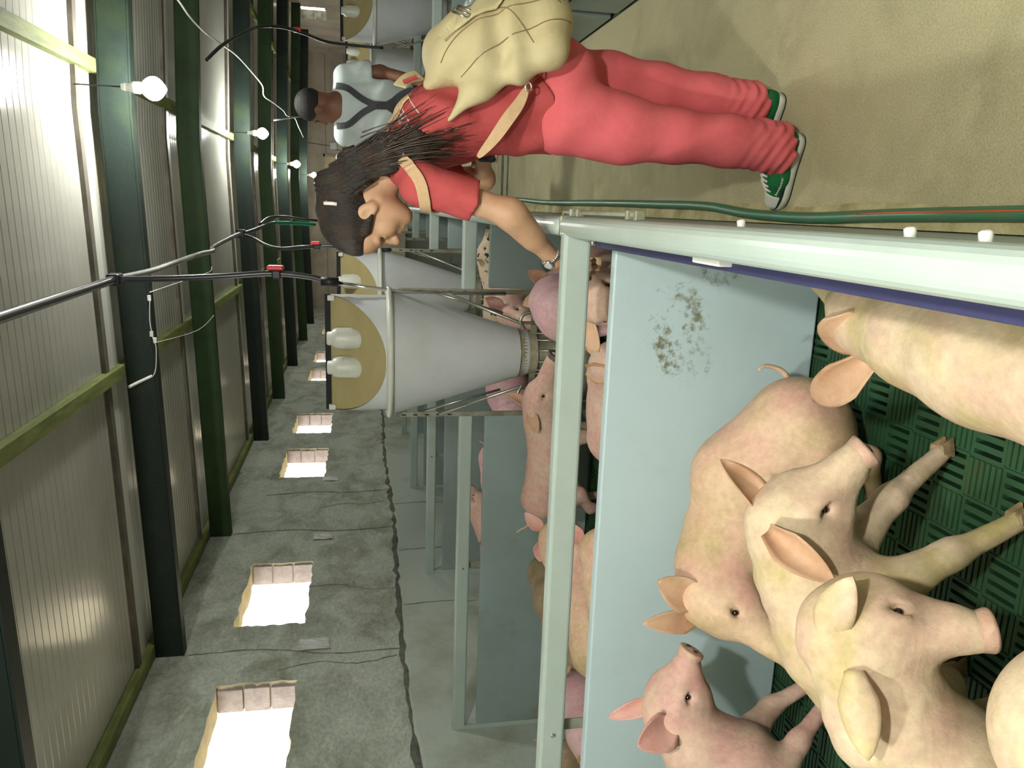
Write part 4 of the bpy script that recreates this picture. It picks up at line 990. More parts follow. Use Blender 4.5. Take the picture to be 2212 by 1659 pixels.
# ---------- body: head, neck, arms and hands as one skin
C0 = np.array((-.036, 2.60, 1.430)); hf = np.array((-.80, 0, -.60)); hu = np.array((-.60, 0, .80)); hs_ = np.array((0, 1., 0))
HA = np.array([hf, hu, hs_])
def HD(a, b_, c=0.0): return C0 + hf * a + hu * b_ + hs_ * c
F = Field((-.30, 2.34, .60), (.30, 2.90, 1.64), .0046)
F.ell(HD(-.012, .045), (.097, .090, .074), HA, k=.03)
F.ell(HD(.036, -.030), (.060, .082, .056), HA, k=.03)
F.ell(HD(.058, .050), (.042, .045, .058), HA, k=.03)
for q in (-1, 1):
    F.cap(HD(-.012, -.055, q * .048), HD(.062, -.094, q * .016), .022, .019, k=.03)
    F.ell(HD(.062, -.026, q * .036), (.026, .028, .024), HA, k=.025)
    F.ell(HD(.088, .004, q * .031), (.010, .011, .019), HA, k=.016, sub=True)
    F.ell(HD(.080, .020, q * .032), (.012, .007, .024), HA, k=.014)
    F.ell(HD(.082, -.004, q * .031), (.010, .006, .016), HA, k=.008)
    F.ell(HD(-.012, -.004, q * .072), (.024, .036, .012), HA, k=.008)
    F.ell(HD(-.012, -.026, q * .073), (.014, .016, .010), HA, k=.008)
    F.ell(HD(-.006, -.002, q * .086), (.012, .021, .008), HA, k=.005, sub=True)
    F.ell(HD(.104, -.030, q * .011), (.009, .008, .008), HA, k=.008)
F.cap(HD(.086, .014), HD(.117, -.026), .0095, .0130, k=.014)
F.ell(HD(.093, -.055), (.014, .0080, .021), HA, k=.010); F.ell(HD(.090, -.070), (.013, .0085, .018), HA, k=.010)
F.cap(HD(.107, -.0625, -.018), HD(.107, -.0625, .018), .0035, .003, k=.006, sub=True)
F.ell(HD(.076, -.096), (.018, .016, .020), HA, k=.018)
F.cap((.14, 2.61, 1.33), HD(-.040, -.055), .058, .050, k=.035)
F.cap((.16, 2.61, 1.30), (.13, 2.61, 1.35), (.10, .06), (.07, .05), k=.04, up=(1, 0, .5))
# left arm (towards the camera), reaching down behind the rail
SHL, ELL, WRL = (.065, 2.478, 1.27), (-.012, 2.435, 1.005), (-.158, 2.515, .832)
F.cap(SHL, ELL, .047, .040, k=.03); F.cap(ELL, WRL, .041, .0265, k=.03); F.cap((-.025, 2.44, .985), (-.085, 2.475, .92), .043, .034, k=.03)
KN = np.array((-.188, 2.565, .750))
F.cap(WRL, KN + np.array((.012, 0, .02)), (.024, .020), (.038, .017), k=.02, up=(0, -1, 0))
for i in range(4):
    o = np.array((-.030 + .0195 * i, .004 * abs(i - 1.5), -.004 * abs(i - 1)))
    ln = (.040, .046, .044, .034)[::-1][i]
    a = KN + o; c = a + np.array((-.006, -.010, -ln)); d = c + np.array((.004, .020, -ln * .55)); e = d + np.array((.004, .020, -.004))
    F.cap(a + np.array((.004, 0, .015)), a, .0105, .0105, k=.010); F.cap(a, c, .0100, .0092, k=.004); F.cap(c, d, .0092, .0085, k=.004); F.cap(d, e, .0085, .0075, k=.004)
F.cap(np.array(WRL) + np.array((-.018, .004, -.03)), KN + np.array((-.052, .010, -.005)), .012, .0105, k=.010)
F.cap(KN + np.array((-.052, .010, -.005)), KN + np.array((-.050, .025, -.035)), .0100, .0085, k=.004)
# right arm (far side), forearm folded across the belly
SHR, ELR, WRR = (.085, 2.745, 1.27), (.10, 2.83, 1.03), (.155, 2.74, 1.045)
F.cap(SHR, ELR, .046, .040, k=.03); F.cap(ELR, WRR, .040, .026, k=.03)
KR = np.array((.165, 2.69, 1.045)); F.cap(WRR, KR, (.024, .018), (.034, .016), k=.02, up=(-1, 0, 0))
for i in range(4):
    a = KR + np.array((.002, 0, -.028 + .019 * i)); c = a + np.array((-.014, -.038, 0)); d = c + np.array((.018, -.018, 0))
    F.cap(a, c, .0095, .009, k=.004); F.cap(c, d, .009, .008, k=.004)
F.cap(KR + np.array((-.005, .03, .035)), KR + np.array((-.028, -.02, .040)), .011, .009, k=.008)
body = add('body', F.mesh('woman_body'), M_skin, W0)
for q in (-1, 1):
    b = bmesh.new(); uv_sphere(b, HD(.0745, -.001, q * .031), .0125, 12, 8); add('eye', b, M_eye, W0)
    b = bmesh.new(); P_ = [HD(.092 - .012 * abs(t), .026 - .010 * t * t, q * (.032 + .020 * t)) for t in (-1, -.5, 0, .5, 1)]
    tube(b, P_, [.002, .0035, .0038, .003, .0015], 6); add('eyebrow', b, M_hairb, W0)
    b = bmesh.new(); P_ = [HD(.0915 - .008 * t * t, -.003 - .006 * t * t, q * (.031 + .015 * t)) for t in (-1, -.5, 0, .5, 1)]
    tube(b, P_, .0018, 6); add('eyelashes', b, M_hairb, W0)
b = bmesh.new(); tube(b, [HD(.1045 - .004 * t * t, -.0635, .017 * t) for t in (-1, -.5, 0, .5, 1)], [.001, .003, .0035, .003, .001], 6); add('lips', b, M_lip, W0)
# ---------- hair
F = Field((-.26, 2.44, 1.02), (.36, 2.74, 1.64), .0055)
F.ell(HD(-.018, .052), (.106, .100, .084), HA, k=.02)
F.ell(HD(.030, .078), (.056, .042, .064), HA, k=.03)
F.half(HD(.004, .000), hf * .66 - hu * .75, k=.014)
for q in (-1, 1): F.cap(HD(.036, .028, q * .066), HD(.006, -.012, q * .074), .014, .007, k=.02)
PT_ = [HD(-.085, .085), np.array((.050, 2.575, 1.540)), np.array((.105, 2.545, 1.470)), np.array((.150, 2.505, 1.375)), np.array((.182, 2.482, 1.275)), np.array((.205, 2.478, 1.185))]
PR_ = [.040, .052, .058, .056, .046, .022]
for a, c, ra, rb in zip(PT_, PT_[1:], PR_, PR_[1:]): F.cap(a, c, (ra, ra * .62), (rb, rb * .62), k=.03, up=(.2, -1, .2))
F.warp(lambda P: .0022 * np.sin((P @ np.array((.9, 0, .45))) * 420 + 3 * np.sin(P[..., 2] * 30)) * (P[..., 0] > .03))
add('hair', F.mesh('woman_hair'), M_hair, W0)
b = bmesh.new(); r2 = random.Random(3)
for k in range(150):
    off = Vector((r2.gauss(0, .017), r2.gauss(0, .012) - .008, r2.gauss(0, .012)))
    P_ = []
    end = r2.uniform(.78, 1.12); fan = Vector((r2.uniform(-.06, .055), r2.uniform(-.02, .01), r2.uniform(-.05, .04)))
    for i, p in enumerate(PT_[1:]):
        t = i / 4; P_.append(Vector(p) + off * (.55 + 1.1 * t) + fan * t * t * .8)
    P_[-1] = P_[-2] + (P_[-1] - P_[-2]) * end * (.7 + .8 * r2.random())
    P_ = smooth_path(P_, 4); w0 = r2.uniform(.0022, .0042)
    tube(b, P_, [w0 * (1 - .85 * (i / (len(P_) - 1)) ** 2) for i in range(len(P_))], 5)
for k in range(26):                     # loose wisps blown to the back
    p0 = Vector((.150, 2.50, 1.40)) + Vector((r2.gauss(0, .02), r2.gauss(0, .01), r2.gauss(0, .02)))
    p3 = Vector((r2.uniform(.22, .33), 2.468 + r2.uniform(-.015, .01), r2.uniform(1.18, 1.34)))
    P_ = smooth_path([p0, p0 * .6 + p3 * .4 + Vector((0, -.012, .01)), p3], 6)
    tube(b, P_, [.0022 * (1 - .8 * i / (len(P_) - 1)) for i in range(len(P_))], 5)
add('ponytail_strands', b, M_hair2, W0)
b = bmesh.new(); uv_sphere(b, HD(-.098, .072, -.050), (.014, .006, .012), 8, 6); tube(b, [HD(-.105, .085, -.055), HD(-.09, .065, -.068), HD(-.08, .055, -.07)], .006, 6)
add('hair_clip', b, M_white, W0)
# ---------- shirt
F = Field((-.10, 2.34, .72), (.62, 2.92, 1.50), .0075)
F.cap((.350, 2.645, .83), (.322, 2.64, 1.02), (.180, .176), (.150, .142), k=.05, up=(1, 0, .3))
F.cap((.322, 2.64, 1.02), (.245, 2.62, 1.21), (.150, .142), (.158, .120), k=.05, up=(1, 0, .6))
F.cap((.245, 2.62, 1.21), (.155, 2.61, 1.335), (.158, .118), (.125, .082), k=.05, up=(1, 0, .8))
F.cap((.14, 2.60, 1.315), SHL, .072, .060, k=.04); F.cap((.15, 2.62, 1.315), SHR, .072, .060, k=.04)
F.cap(SHL, (.018, 2.452, 1.095), .062, .068, k=.03); F.cap(SHR, (.088, 2.79, 1.11), .060, .066, k=.03)
w = F.win((-.10, 2.34, .72), (.07, 2.53, 1.14)); P = w[1]
sl, PP = F.win((-.12, 2.34, .9), (.12, 2.535, 1.12)); dcut = ((PP - np.array((.022, 2.452, 1.105))) @ np.array((-.26, -.06, -.96)))
F.F[sl] = np.maximum(F.F[sl], dcut.astype(np.float32))
sl, PP = F.win((.0, 2.72, .9), (.16, 2.92, 1.15)); dcut = ((PP - np.array((.09, 2.79, 1.12))) @ np.array((0.05, .3, -.95)))
F.F[sl] = np.maximum(F.F[sl], np.where(PP[..., 1] > 2.735, dcut, -1).astype(np.float32))
F.cap(HD(-.03, -.05), (.10, 2.61, 1.372), .052, .060, k=.008, sub=True)
F.half((.25, 2.65, .842), (.37, 0, -.93), k=.004)
def folds(P):
    x, y, z = P[..., 0], P[..., 1], P[..., 2]
    wgt = np.clip((1.22 - z) / .25, 0, 1) * np.clip((y * 0 + 1), 0, 1)
    return .0055 * wgt * np.sin(46 * (x * .8 + z * .75) + 2.5 * np.sin(7 * z + 9 * y)) + .003 * np.sin(30 * z - 55 * x + 4 * np.sin(11 * y))
F.warp(folds)
shirt_me = F.mesh('woman_shirt'); shirt_bvh = bvh_of(shirt_me)
add('shirt', shirt_me, M_shirt, W0)
# white print on the back of the shirt, wrapped onto the cloth
def wrapped_text(txt, org, right, up_, size, bvh, m, parent, name='print'):
    cu = bpy.data.curves.new('print', 'FONT'); cu.body = txt; cu.size = size; cu.extrude = 0; cu.resolution_u = 2
    to = bpy.data.objects.new('print', cu); COL.objects.link(to)
    dg = bpy.context.evaluated_depsgraph_get(); me = bpy.data.meshes.new_from_object(to.evaluated_get(dg))
    bpy.data.objects.remove(to, do_unlink=True)
    right = Vector(right).normalized(); up_ = Vector(up_); up_ = (up_ - right * up_.dot(right)).normalized(); nrm = right.cross(up_)
    bb = bmesh.new(); bb.from_mesh(me); bmesh.ops.subdivide_edges(bb, edges=[e for e in bb.edges if e.calc_length() > size * .2], cuts=2)
    for v in bb.verts:
        p = Vector(org) + right * v.co.x + up_ * v.co.y
        h = bvh.ray_cast(p + nrm * .25, -nrm, .6)
        v.co = (h[0] + nrm * .0022) if h[0] is not None else p
    return add(name, bb, m, parent)
wrapped_text('UPE  Uie', (.262, 2.468, 1.335), (.41, .91, 0), (-.73, .33, .6), .046, shirt_bvh, M_white, W0)
P_ = []
for k in range(12):
    h = shirt_bvh.ray_cast(Vector((.290, 2.468, 1.310)) + Vector((.41, .91, 0)) * (.012 * k) + Vector((.55, -.25, .8)) * .25, Vector((-.55, .25, -.8)), .6)
    if h[0] is not None: P_.append(h[0] + h[1] * .0015)
if len(P_) > 3: tubeobj('print_line', P_, .002, M_white, W0, 5)
# ---------- trousers
F = Field((.06, 2.40, .02), (.62, 2.92, .98), .0075)
F.cap((.375, 2.65, .84), (.355, 2.65, .95), (.165, .138), (.145, .120), k=.04, up=(1, 0, 0))
F.ell((.43, 2.58, .82), (.10, .095, .105), k=.05); F.ell((.44, 2.73, .82), (.10, .095, .105), k=.05)
LN = [((.300, 2.575, .80), .128), ((.262, 2.556, .62), .104), ((.252, 2.550, .44), .083), ((.245, 2.546, .26), .080), ((.232, 2.545, .085), .083)]
LF = [((.420, 2.735, .80), .122), ((.425, 2.74, .62), .102), ((.418, 2.735, .44), .084), ((.402, 2.725, .26), .076), ((.385, 2.715, .105), .080)]
for LL in (LN, LF):
    for (a, ra), (c, rc) in zip(LL, LL[1:]): F.cap(a, c, ra, rc, k=.035)
F.cap((.205, 2.56, .075), (.245, 2.545, .12), .052, .06, k=.03)
F.half((.25, 2.6, .045), (0.12, 0, -1), k=.006)
def pfold(P):
    x, y, z = P[..., 0], P[..., 1], P[..., 2]
    low = np.clip((.26 - z) / .16, 0, 1)
    return .0042 * low * np.sin(170 * z + 60 * x + 3.2 * np.sin(26 * y + 20 * x)) + .0025 * low * np.sin(90 * z - 50 * y) + .003 * np.clip((z - .55) / .2, 0, 1) * np.sin(40 * x + 34 * z + 12 * y)
F.warp(pfold)
add('trousers', F.mesh('woman_trousers'), M_pants, W0)
# ---------- shoes
def shoe(heel, toe, label):
    heel = Vector(heel); toe = Vector(toe); e = (toe - heel); L = e.length; e.normalize(); s = Vector((-e.y, e.x, 0)); z = Vector((0, 0, 1))
    r = bpy.data.objects.new('shoe', None); r['label'] = label; link(r, W0)
    def Q(a, c, h_): return heel + e * (a * L) + s * c + z * h_
    F = Field([min(heel[i], toe[i]) - .09 for i in range(2)] + [-.01], [max(heel[i], toe[i]) + .09 for i in range(2)] + [.17], .0048)
    F.cap(Q(.12, 0, .045), Q(.55, 0, .040), (.036, .040), (.043, .036), k=.03); F.cap(Q(.55, 0, .040), Q(.88, 0, .030), (.043, .036), (.036, .024), k=.03)
    F.cap(Q(.14, 0, .05), Q(.18, 0, .12), .037, .040, k=.03); F.cap(Q(.2, 0, .10), Q(.55, 0, .055), .034, .03, k=.04)
    F.half(Q(.5, 0, .022), (0, 0, -1), k=.003)
    up = F.mesh('shoe_upper'); lace_bvh = bvh_of(up); add('upper', up, M_greenshoe, r)
    outline = [(0, 0), (.02, .024), (.10, .037), (.25, .038), (.45, .040), (.65, .048), (.80, .049), (.92, .038), (.985, .020), (1.0, 0)]
    full = [(a, c) for a, c in outline] + [(a, -c) for a, c in outline[-2:0:-1]]
    full = smooth_path([(a, c, 0) for a, c in full] + [(0, 0, 0)], 4)[:-1]
    def ring(bm, grow, h_): return [bm.verts.new(Q(p[0], 0, h_) + s * (p[1] * (1 + grow))) for p in full]
    for nm, h0, h1, g, m in (('sole', .0, .031, .03, M_rubber), ('sole_line', .0285, .0325, .045, M_darkline), ('outsole', -.001, .004, .045, M_darkline)):
        bm = bmesh.new(); a = ring(bm, g, h0); c = ring(bm, g, h1); n_ = len(a)
        for k in range(n_): bm.faces.new((a[k], a[(k + 1) % n_], c[(k + 1) % n_], c[k])).smooth = True
        bm.faces.new(a[::-1]); bm.faces.new(c); add(nm, bm, m, r)
    F = Field([min(heel[i], toe[i]) - .09 for i in range(2)] + [-.01], [max(heel[i], toe[i]) + .09 for i in range(2)] + [.1], .0048)
    F.cap(Q(.80, 0, .030), Q(.89, 0, .028), (.042, .033), (.038, .028), k=.02); F.half(Q(.78, 0, .03), -e, k=.004); F.half(Q(.5, 0, .015), (0, 0, -1), k=.003)
    add('toe_cap', F.mesh('toe_cap'), M_rubber, r)
    bm = bmesh.new()
    for k in range(4):
        t = .52 + .065 * k; hh = .090 - .012 * k
        for dt, w_ in ((0, 1), (.03, -1)):
            pl = []
            for j in range(7):
                v = (j / 6 * 2 - 1); p = Q(t + dt + .02 * v * w_, .024 * v, .2); h = lace_bvh.ray_cast(p, Vector((0, 0, -1)), .3)
                if h[0] is not None: pl.append(h[0] + Vector((0, 0, .0025)))
            if len(pl) > 2: tube(bm, pl, .0032, 6)
    add('laces', bm, M_white, r)
    bvh_ = lace_bvh; bm = bmesh.new()           # stitched script on the flank
    pts = [Q(.50 + .27 * k / 26, 0, .052 - .006 * k / 26 + .0035 * math.sin(k * 1.9)) for k in range(27)]
    pp = []
    for p in pts:
        for sg in (1,):
            h = bvh_.ray_cast(p + s * sg * .12, -s * sg, .2); pp.append((h[0] + s * sg * .001) if h[0] is not None else p + s * sg * .04)
    tube(bm, pp, .0016, 5); add('side_stitching', bm, M_white, r)
    return r
shoe((.278, 2.520, 0), (.033, 2.632, 0), 'green canvas sneaker with white toe cap, beside the hose')
shoe((.425, 2.675, 0), (.19, 2.80, 0), 'green canvas sneaker half hidden behind the other leg')
# ---------- watch
wt = empty('wrist_watch', tuple(np.array(WRL) + np.array((0, 0, .02))), label='silver wrist watch on the woman\'s left wrist', cat='watch')
wc = Vector(WRL) + Vector((.012, -.006, .014)); wd = (Vector(WRL) - Vector(ELL)).normalized(); ws, wu = frame_of(wd)
b = bmesh.new(); n = 28
for k in range(n):
    a0 = 2 * math.pi * k / n; c = wc + (ws * math.cos(a0) + wu * math.sin(a0)) * .0305
    uv_sphere(b, c, (.0058, .0058, .0085), 6, 4)
add('bracelet', b, M_silver, wt)
dn = (Vector((-.8, -.45, .15)) - wd * Vector((-.8, -.45, .15)).dot(wd)).normalized(); fc_ = wc + dn * .031
b = bmesh.new(); tube(b, [fc_, fc_ + dn * .009], [.017, .016], 20); add('watch_case', b, M_silver, wt)
b = bmesh.new(); tube(b, [fc_ + dn * .0085, fc_ + dn * .0098], .0125, 20); add('watch_dial', b, M_tape, wt)
# ---------- black camera pouch in the far hand
F = Field((.10, 2.58, .97), (.24, 2.74, 1.12), .005); F.rbox((.176, 2.655, 1.045), (.030, .026, .032), .014); 
hp2 = empty('camera_pouch', (.176, 2.655, 1.01), label='small black pouch held in front of the woman\'s belly', cat='pouch'); add('pouch', F.mesh('pouch'), M_dark, hp2)
tubeobj('wrist_loop', [(.176, 2.68, 1.07), (.17, 2.70, 1.09), (.165, 2.715, 1.06)], .003, M_dark, hp2, 6, 4)

# ---------- backpack
BP = empty('backpack', (.50, 2.60, .82), label='beige canvas backpack with buckled flap hanging on the woman\'s back', cat='backpack')
ub = np.array((-.40, 0, .917)); ob = np.array((.917, 0, .40)); sb_ = np.array((0, 1., 0)); AXB = np.array([sb_, ub, ob])
BC = np.array((.492, 2.565, 1.045))
def BQ(side, up_, out): return BC + sb_ * side + ub * up_ + ob * out
F = Field((.16, 2.32, .70), (.82, 2.84, 1.42), .008)
F.rbox(BQ(0, -.035, 0), (.160, .185, .085), .075, AXB, k=.05)
F.ell(BQ(0, -.10, .02), (.175, .140, .120), AXB, k=.07)
F.ell(BQ(.01, .10, .02), (.155, .120, .100), AXB, k=.06)
F.cap(BQ(-.04, .155, -.02), BQ(-.03, .235, -.045), (.075, .035), (.030, .018), k=.07, up=ob)      # gathered neck towards the shoulder
F.cap(BQ(-.125, .13, -.105), BQ(-.150, -.12, -.085), .032, .055, k=.05)                             # near side wing
F.cap(BQ(-.130, .13, -.11), BQ(-.135, .235, -.165), .030, .008, k=.05)
def bfold(P):
    q = (P - BC); a = q @ sb_; u_ = q @ ub; o_ = q @ ob
    return .008 * np.sin(34 * a + 34 * u_ + 16 * o_ + 2.4 * np.sin(12 * u_)) * np.clip(1 - np.abs(u_) / .3, 0, 1) + .0055 * (1 - 2 * np.abs(np.sin(24 * (a * .5 - u_ * .5 + o_ * .8) + 2.2 * np.sin(9 * u_)))) * np.clip(1 - np.abs(u_ - .02) / .22, 0, 1)
F.warp(bfold)
# the soft bag gives way where it rests on her back
F.cap((.375, 2.65, .84), (.322, 2.64, 1.02), (.172, .168), (.143, .134), k=.02, up=(1, 0, .3), sub=True)
F.cap((.322, 2.64, 1.02), (.245, 2.62, 1.21), (.143, .134), (.150, .112), k=.02, up=(1, 0, .6), sub=True)
F.cap((.245, 2.62, 1.21), (.155, 2.61, 1.335), (.150, .110), (.118, .075), k=.02, up=(1, 0, .8), sub=True)
bag_me = F.mesh('backpack_bag'); bag_bvh = bvh_of(bag_me); add('bag', bag_me, M_canvas, BP)
def drape(bvh, P, n_, off):
    out = []; nn = []
    for p in P:
        p = Vector(p); d = Vector(n_)
        h = bvh.ray_cast(p + d * .4, -d, .9)
        if h[0] is None: h = bvh.find_nearest(p)
        out.append(h[0] + h[1] * off); nn.append(h[1])
    return out, nn
VW = Vector((.18, -.93, .30)).normalized()
def on_bag(side_pts, n_=VW, off=.003):
    return drape(bag_bvh, [BQ(*p) for p in side_pts], n_, off)
def seam(pts, n_=VW, r=.0016, m=M_canvasd, nm='seam'):
    P, N_ = on_bag(smooth_path(pts, 6) if len(pts) > 2 else pts, n_, .0008); tubeobj(nm, P, r, m, BP, 6)
seam([(-.16, .20, .0), (-.17, .12, .05), (-.17, .03, .06), (-.17, -.08, .05), (-.17, -.20, .03)])
seam([(-.16, .16, -.06), (-.17, .02, -.02), (-.17, -.12, -.02), (-.17, -.2, -.03)])
seam([(-.17, .02, .10), (-.17, -.03, .06), (-.17, -.06, .0), (-.17, -.075, -.06)])
seam([(-.15, -.06, .11), (-.16, -.10, .085), (-.17, -.15, .06), (-.165, -.19, .02)])
P, N_ = on_bag(smooth_path([(-.14, .165, .05), (-.15, .12, .075), (-.15, .08, .10), (-.14, .03, .125)], 5), VW, .006)
b = bmesh.new(); ribbon(b, P, N_, .034, .004); add('flap_strap', b, M_canvas, BP)
b = bmesh.new(); c = P[9]; nn = N_[9]; d = (P[10] - P[8]).normalized(); s_ = d.cross(nn)
for (x0, y0, x1, y1) in ((-.026, -.016, .026, -.016), (.026, -.016, .026, .016), (.026, .016, -.026, .016), (-.026, .016, -.026, -.016), (-.026, 0, .026, 0)):
    tube(b, [c + s_ * x0 + d * y0 + nn * .008, c + s_ * x1 + d * y1 + nn * .008], .0042, 6)
add('buckle', b, M_chrome, BP)
P, N_ = on_bag([(-.13, .20, .03), (-.12, .17, .07), (-.12, .13, .10)], VW, .004); 
b = bmesh.new(); g = []
for i in range(7):
    P, N_ = on_bag([(-.165 + .02 * j, .13 - .035 * i + .004 * j * (i - 3), .085 + .012 * (i - 3) * .2) for j in range(5)], Vector((.75, -.55, .35)), .006); g.append([b.verts.new(p) for p in P])
for i in range(6):
    for j in range(4): b.faces.new((g[i][j], g[i + 1][j], g[i + 1][j + 1], g[i][j + 1])).smooth = True
fl = add('flap', b, M_canvas, BP); md = fl.modifiers.new('solid', 'SOLIDIFY'); md.thickness = .006
# straps: over the near shoulder, lower webbing, grab loop
def strap(pts, width, bvh=None, nrm=(0, -1, 0), m=M_strap, nm='shoulder_strap', off=.006, sub=7):
    P = smooth_path(pts, sub); N_ = [Vector(nrm)] * len(P)
    if bvh:
        P2 = []; N_ = []
        for p in P:
            h = bvh.find_nearest(p); P2.append(h[0] + h[1] * off); N_.append(h[1])
        P = P2
    b = bmesh.new(); ribbon(b, P, N_, width, .003); return add(nm, b, m, BP)
strap([(.355, 2.54, 1.330), (.29, 2.54, 1.39), (.21, 2.50, 1.40), (.14, 2.42, 1.34), (.075, 2.40, 1.285), (.02, 2.42, 1.265), (-.02, 2.47, 1.25), (.0, 2.53, 1.20)], .034, shirt_bvh)
strap([(.150, 2.462, 1.10), (.20, 2.435, 1.06), (.26, 2.42, 1.02), (.31, 2.42, .985), (.352, 2.425, .965)], [.004 + .034 * math.sin(math.pi * min(1, (k + .5) / 25)) ** .6 for k in range(60)], None, (-.1, -1, .15), nm='lower_strap', sub=6)
strap([(.345, 2.50, 1.335), (.37, 2.52, 1.31), (.385, 2.54, 1.275)], .045, None, (.4, -.8, .5), M_canvas, 'grab_loop')
strap([(.355, 2.485, 1.325), (.372, 2.488, 1.285)], .012, None, (.4, -.8, .5), M_shirt, 'red_loop', sub=3)
b = bmesh.new(); c = Vector((.354, 2.420, .962))
for k in range(20):
    a0 = 2 * math.pi * k / 20; a1 = 2 * math.pi * (k + 1) / 20
    tube(b, [c + Vector((.012 * math.cos(a0), -.006, .009 * math.sin(a0))), c + Vector((.012 * math.cos(a1), -.006, .009 * math.sin(a1)))], .003, 6, cap=False)
add('strap_ring', b, M_chrome, BP)
for cpos in ((.232, 2.462, 1.185), (.222, 2.462, 1.178)):
    b = bmesh.new(); c = Vector(cpos); tube(b, [c + Vector((-.012, 0, .016)), c + Vector((.012, 0, -.016))], .0048, 8); add('snap_hook', b, M_chrome, BP)

# ================================================================= MAN IN THE CORRIDOR
MN = empty('person', (.63, 5.6, 0), label='man in white t-shirt and dark bib overalls standing with his back turned', cat='person')
my = 5.60
F = Field((.20, my - .4, .75), (1.02, my + .4, 1.90), .010)
hc = np.array((.605, my - .01, 1.735)); mf = np.array((-.90, .42, -.12)); mf /= np.linalg.norm(mf); mu = np.array((-.1, .05, .99)); mu -= (mu @ mf) * mf; mu /= np.linalg.norm(mu); ms = np.cross(mf, mu)
MA = np.array([mf, mu, ms])
def MD(a, b_, c=0.0): return hc + mf * a + mu * b_ + ms * c
F.ell(MD(-.01, .02), (.098, .100, .077), MA, k=.03); F.ell(MD(.03, -.045), (.065, .075, .058), MA, k=.03); F.ell(MD(.06, -.095), (.025, .02, .025), MA, k=.03)
F.cap(MD(.088, -.01), MD(.112, -.045), .010, .014, k=.015); F.ell(MD(.088, -.075), (.014, .012, .022), MA, k=.012)
for q in (-1, 1):
    F.ell(MD(-.01, -.02, q * .076), (.02, .03, .010), MA, k=.01); F.ell(MD(.085, .0, q * .032), (.012, .010, .018), MA, k=.012, sub=True); F.ell(MD(.082, .02, q * .03), (.012, .007, .024), MA, k=.012)
F.cap(MD(-.03, -.06), (.62, my + .01, 1.57), .058, .062, k=.03)
F.cap((.62, my, 1.56), (.62, my, 1.45), (.14, .08), (.17, .1), k=.05, up=(0, 1, 0))
F.cap((.825, my + .01, 1.555), (.850, my + .0, 1.32), .052, .044, k=.03); F.cap((.850, my, 1.32), (.800, my - .13, 1.11), .044, .030, k=.03)
F.cap((.800, my - .13, 1.11), (.785, my - .16, 1.04), (.030, .022), (.040, .02), k=.02, up=(0, 1, 0))
for i in range(4): F.cap((.755 + .02 * i, my - .165, 1.04), (.745 + .02 * i, my - .185, .96), .0125, .011, k=.006)
F.cap((.75, my - .16, 1.06), (.725, my - .17, 1.01), .013, .011, k=.01)
F.cap((.435, my + .01, 1.555), (.385, my + .05, 1.32), .052, .044, k=.03); F.cap((.385, my + .05, 1.32), (.34, my + .22, 1.13), .044, .030, k=.03)
F.cap((.34, my + .22, 1.13), (.33, my + .28, 1.08), (.03, .022), (.04, .02), k=.02)
for i in range(4): F.cap((.30 + .02 * i, my + .28, 1.08), (.30 + .02 * i, my + .34, 1.02), .0125, .011, k=.006)
F.cap((.36, my + .27, 1.09), (.39, my + .30, 1.05), .013, .011, k=.01)
add('body', F.mesh('man_body'), M_skin2, MN)
for q in (-1, 1):
    b = bmesh.new(); uv_sphere(b, MD(.075, -.002, q * .031), .0125, 10, 6); add('eye', b, M_eye, MN)
F = Field((.42, my - .2, 1.60), (.80, my + .2, 1.90), .009)
F.ell(MD(-.02, .038), (.106, .100, .086), MA, k=.02); F.half(MD(.045, .0), mf * .75 - mu * .66, k=.012); F.half(MD(-.05, -.05), -mu, k=.01)
add('hair', F.mesh('man_hair'), M_hairb, MN)
F = Field((.28, my - .3, .95), (.98, my + .3, 1.72), .010)
F.cap((.63, my, 1.00), (.625, my, 1.30), (.165, .115), (.175, .120), k=.05, up=(0, 1, 0)); F.cap((.625, my, 1.30), (.62, my, 1.50), (.185, .120), (.165, .095), k=.05, up=(0, 1, 0))
F.cap((.62, my + .01, 1.565), (.80, my + .01, 1.555), .075, .066, k=.04); F.cap((.62, my + .01, 1.565), (.45, my + .01, 1.555), .075, .066, k=.04)
F.cap((.825, my + .01, 1.55), (.850, my, 1.40), .066, .072, k=.03); F.cap((.435, my + .01, 1.55), (.395, my + .04, 1.40), .066, .072, k=.03)
for sx, px in ((1, .853), (-1, .392)):
    sl, PP = F.win((px - .13, my - .2, 1.2), (px + .13, my + .25, 1.45)); dcut = 1.375 - PP[..., 2]
    ok = (PP[..., 0] - (.815 if sx > 0 else .43)) * sx > -.012
    F.F[sl] = np.maximum(F.F[sl], np.where(ok, dcut, -1).astype(np.float32))
F.cap(MD(-.02, -.08), (.615, my, 1.62), .06, .066, k=.01, sub=True)
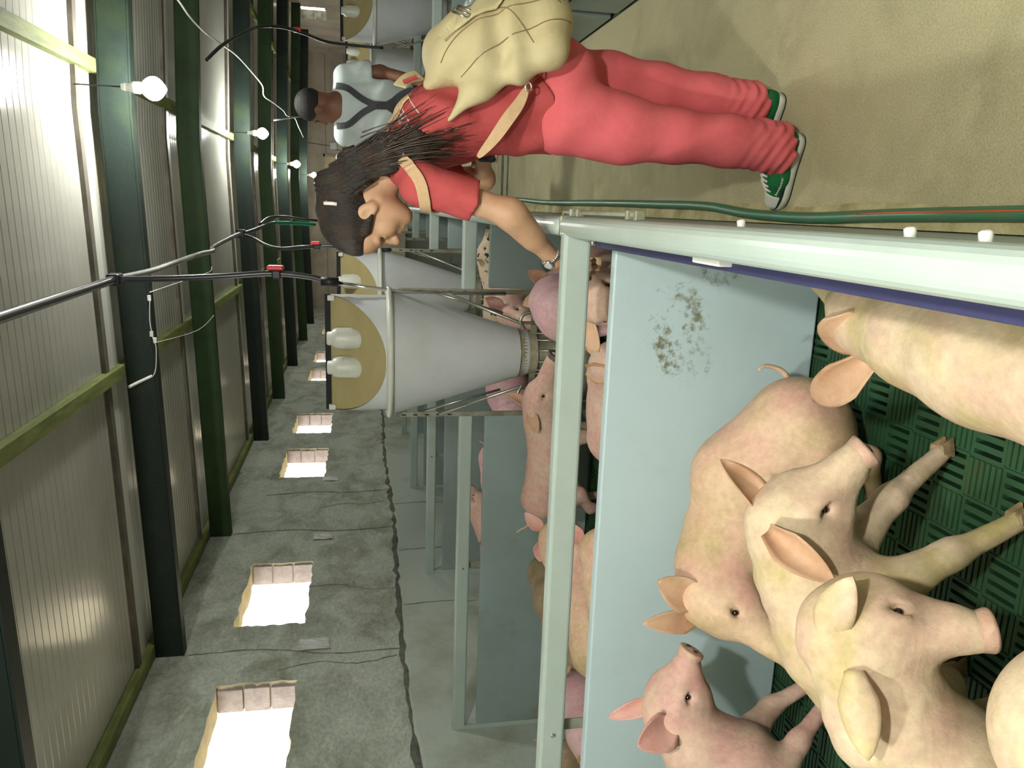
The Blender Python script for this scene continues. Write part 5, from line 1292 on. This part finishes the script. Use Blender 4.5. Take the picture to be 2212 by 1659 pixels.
F.warp(lambda P: .005 * np.sin(32 * P[..., 0] + 26 * P[..., 2] + 3 * np.sin(9 * P[..., 2])) * np.clip((1.5 - P[..., 2]) / .2, 0, 1))
tee = F.mesh('man_tshirt'); tee_bvh = bvh_of(tee); add('tshirt', tee, M_tee, MN)
F = Field((.38, my - .25, .02), (.90, my + .25, 1.32), .012)
F.cap((.63, my, .92), (.63, my, 1.05), (.178, .135), (.176, .130), k=.04, up=(0, 1, 0))
for q in (-1, 1):
    F.cap((.63 + q * .085, my, .88), (.63 + q * .095, my, .50), .098, .075, k=.03); F.cap((.63 + q * .095, my, .50), (.63 + q * .095, my + .01, .12), .075, .065, k=.03)
F.half((.63, my, 1.14), (0, .35, 1), k=.006)
add('overall_legs', F.mesh('man_overall'), M_apron, MN)
def mstrap(pts, w_):
    P = []; N_ = []
    for p in smooth_path(pts, 6):
        h = tee_bvh.ray_cast(Vector((p.x, my - .6, p.z)), Vector((0, 1, 0)), 1.0)
        if h[0] is None: h = tee_bvh.find_nearest(p)
        P.append(h[0] + h[1] * .006); N_.append(h[1])
    b = bmesh.new(); ribbon(b, P, N_, w_, .004); add('overall_strap', b, M_apron, MN)
mstrap([(.742, my - .08, 1.60), (.725, my - .1, 1.53), (.665, my - .1, 1.44), (.63, my - .12, 1.36)], .040)
mstrap([(.492, my - .08, 1.60), (.505, my - .1, 1.53), (.575, my - .1, 1.44), (.62, my - .12, 1.36)], .040)
mstrap([(.628, my - .12, 1.40), (.628, my - .12, 1.30), (.630, my - .12, 1.20), (.632, my - .12, 1.08)], [.05] * 8 + [.07, .09, .12, .15, .18, .2, .22] + [.24] * 20)
for q in (-1, 1):
    F = Field((.63 + q * .095 - .1, my - .2, -.01), (.63 + q * .095 + .1, my + .3, .36), .009)
    F.cap((.63 + q * .095, my + .01, .30), (.63 + q * .095, my + .01, .06), .062, .050, k=.03); F.cap((.63 + q * .095, my - .02, .045), (.63 + q * .105, my + .17, .040), (.042, .04), (.042, .03), k=.03); F.half((.6, my, .0), (0, 0, -1), k=.004)
    add('rubber_boot', F.mesh('boot'), M_dark, MN)
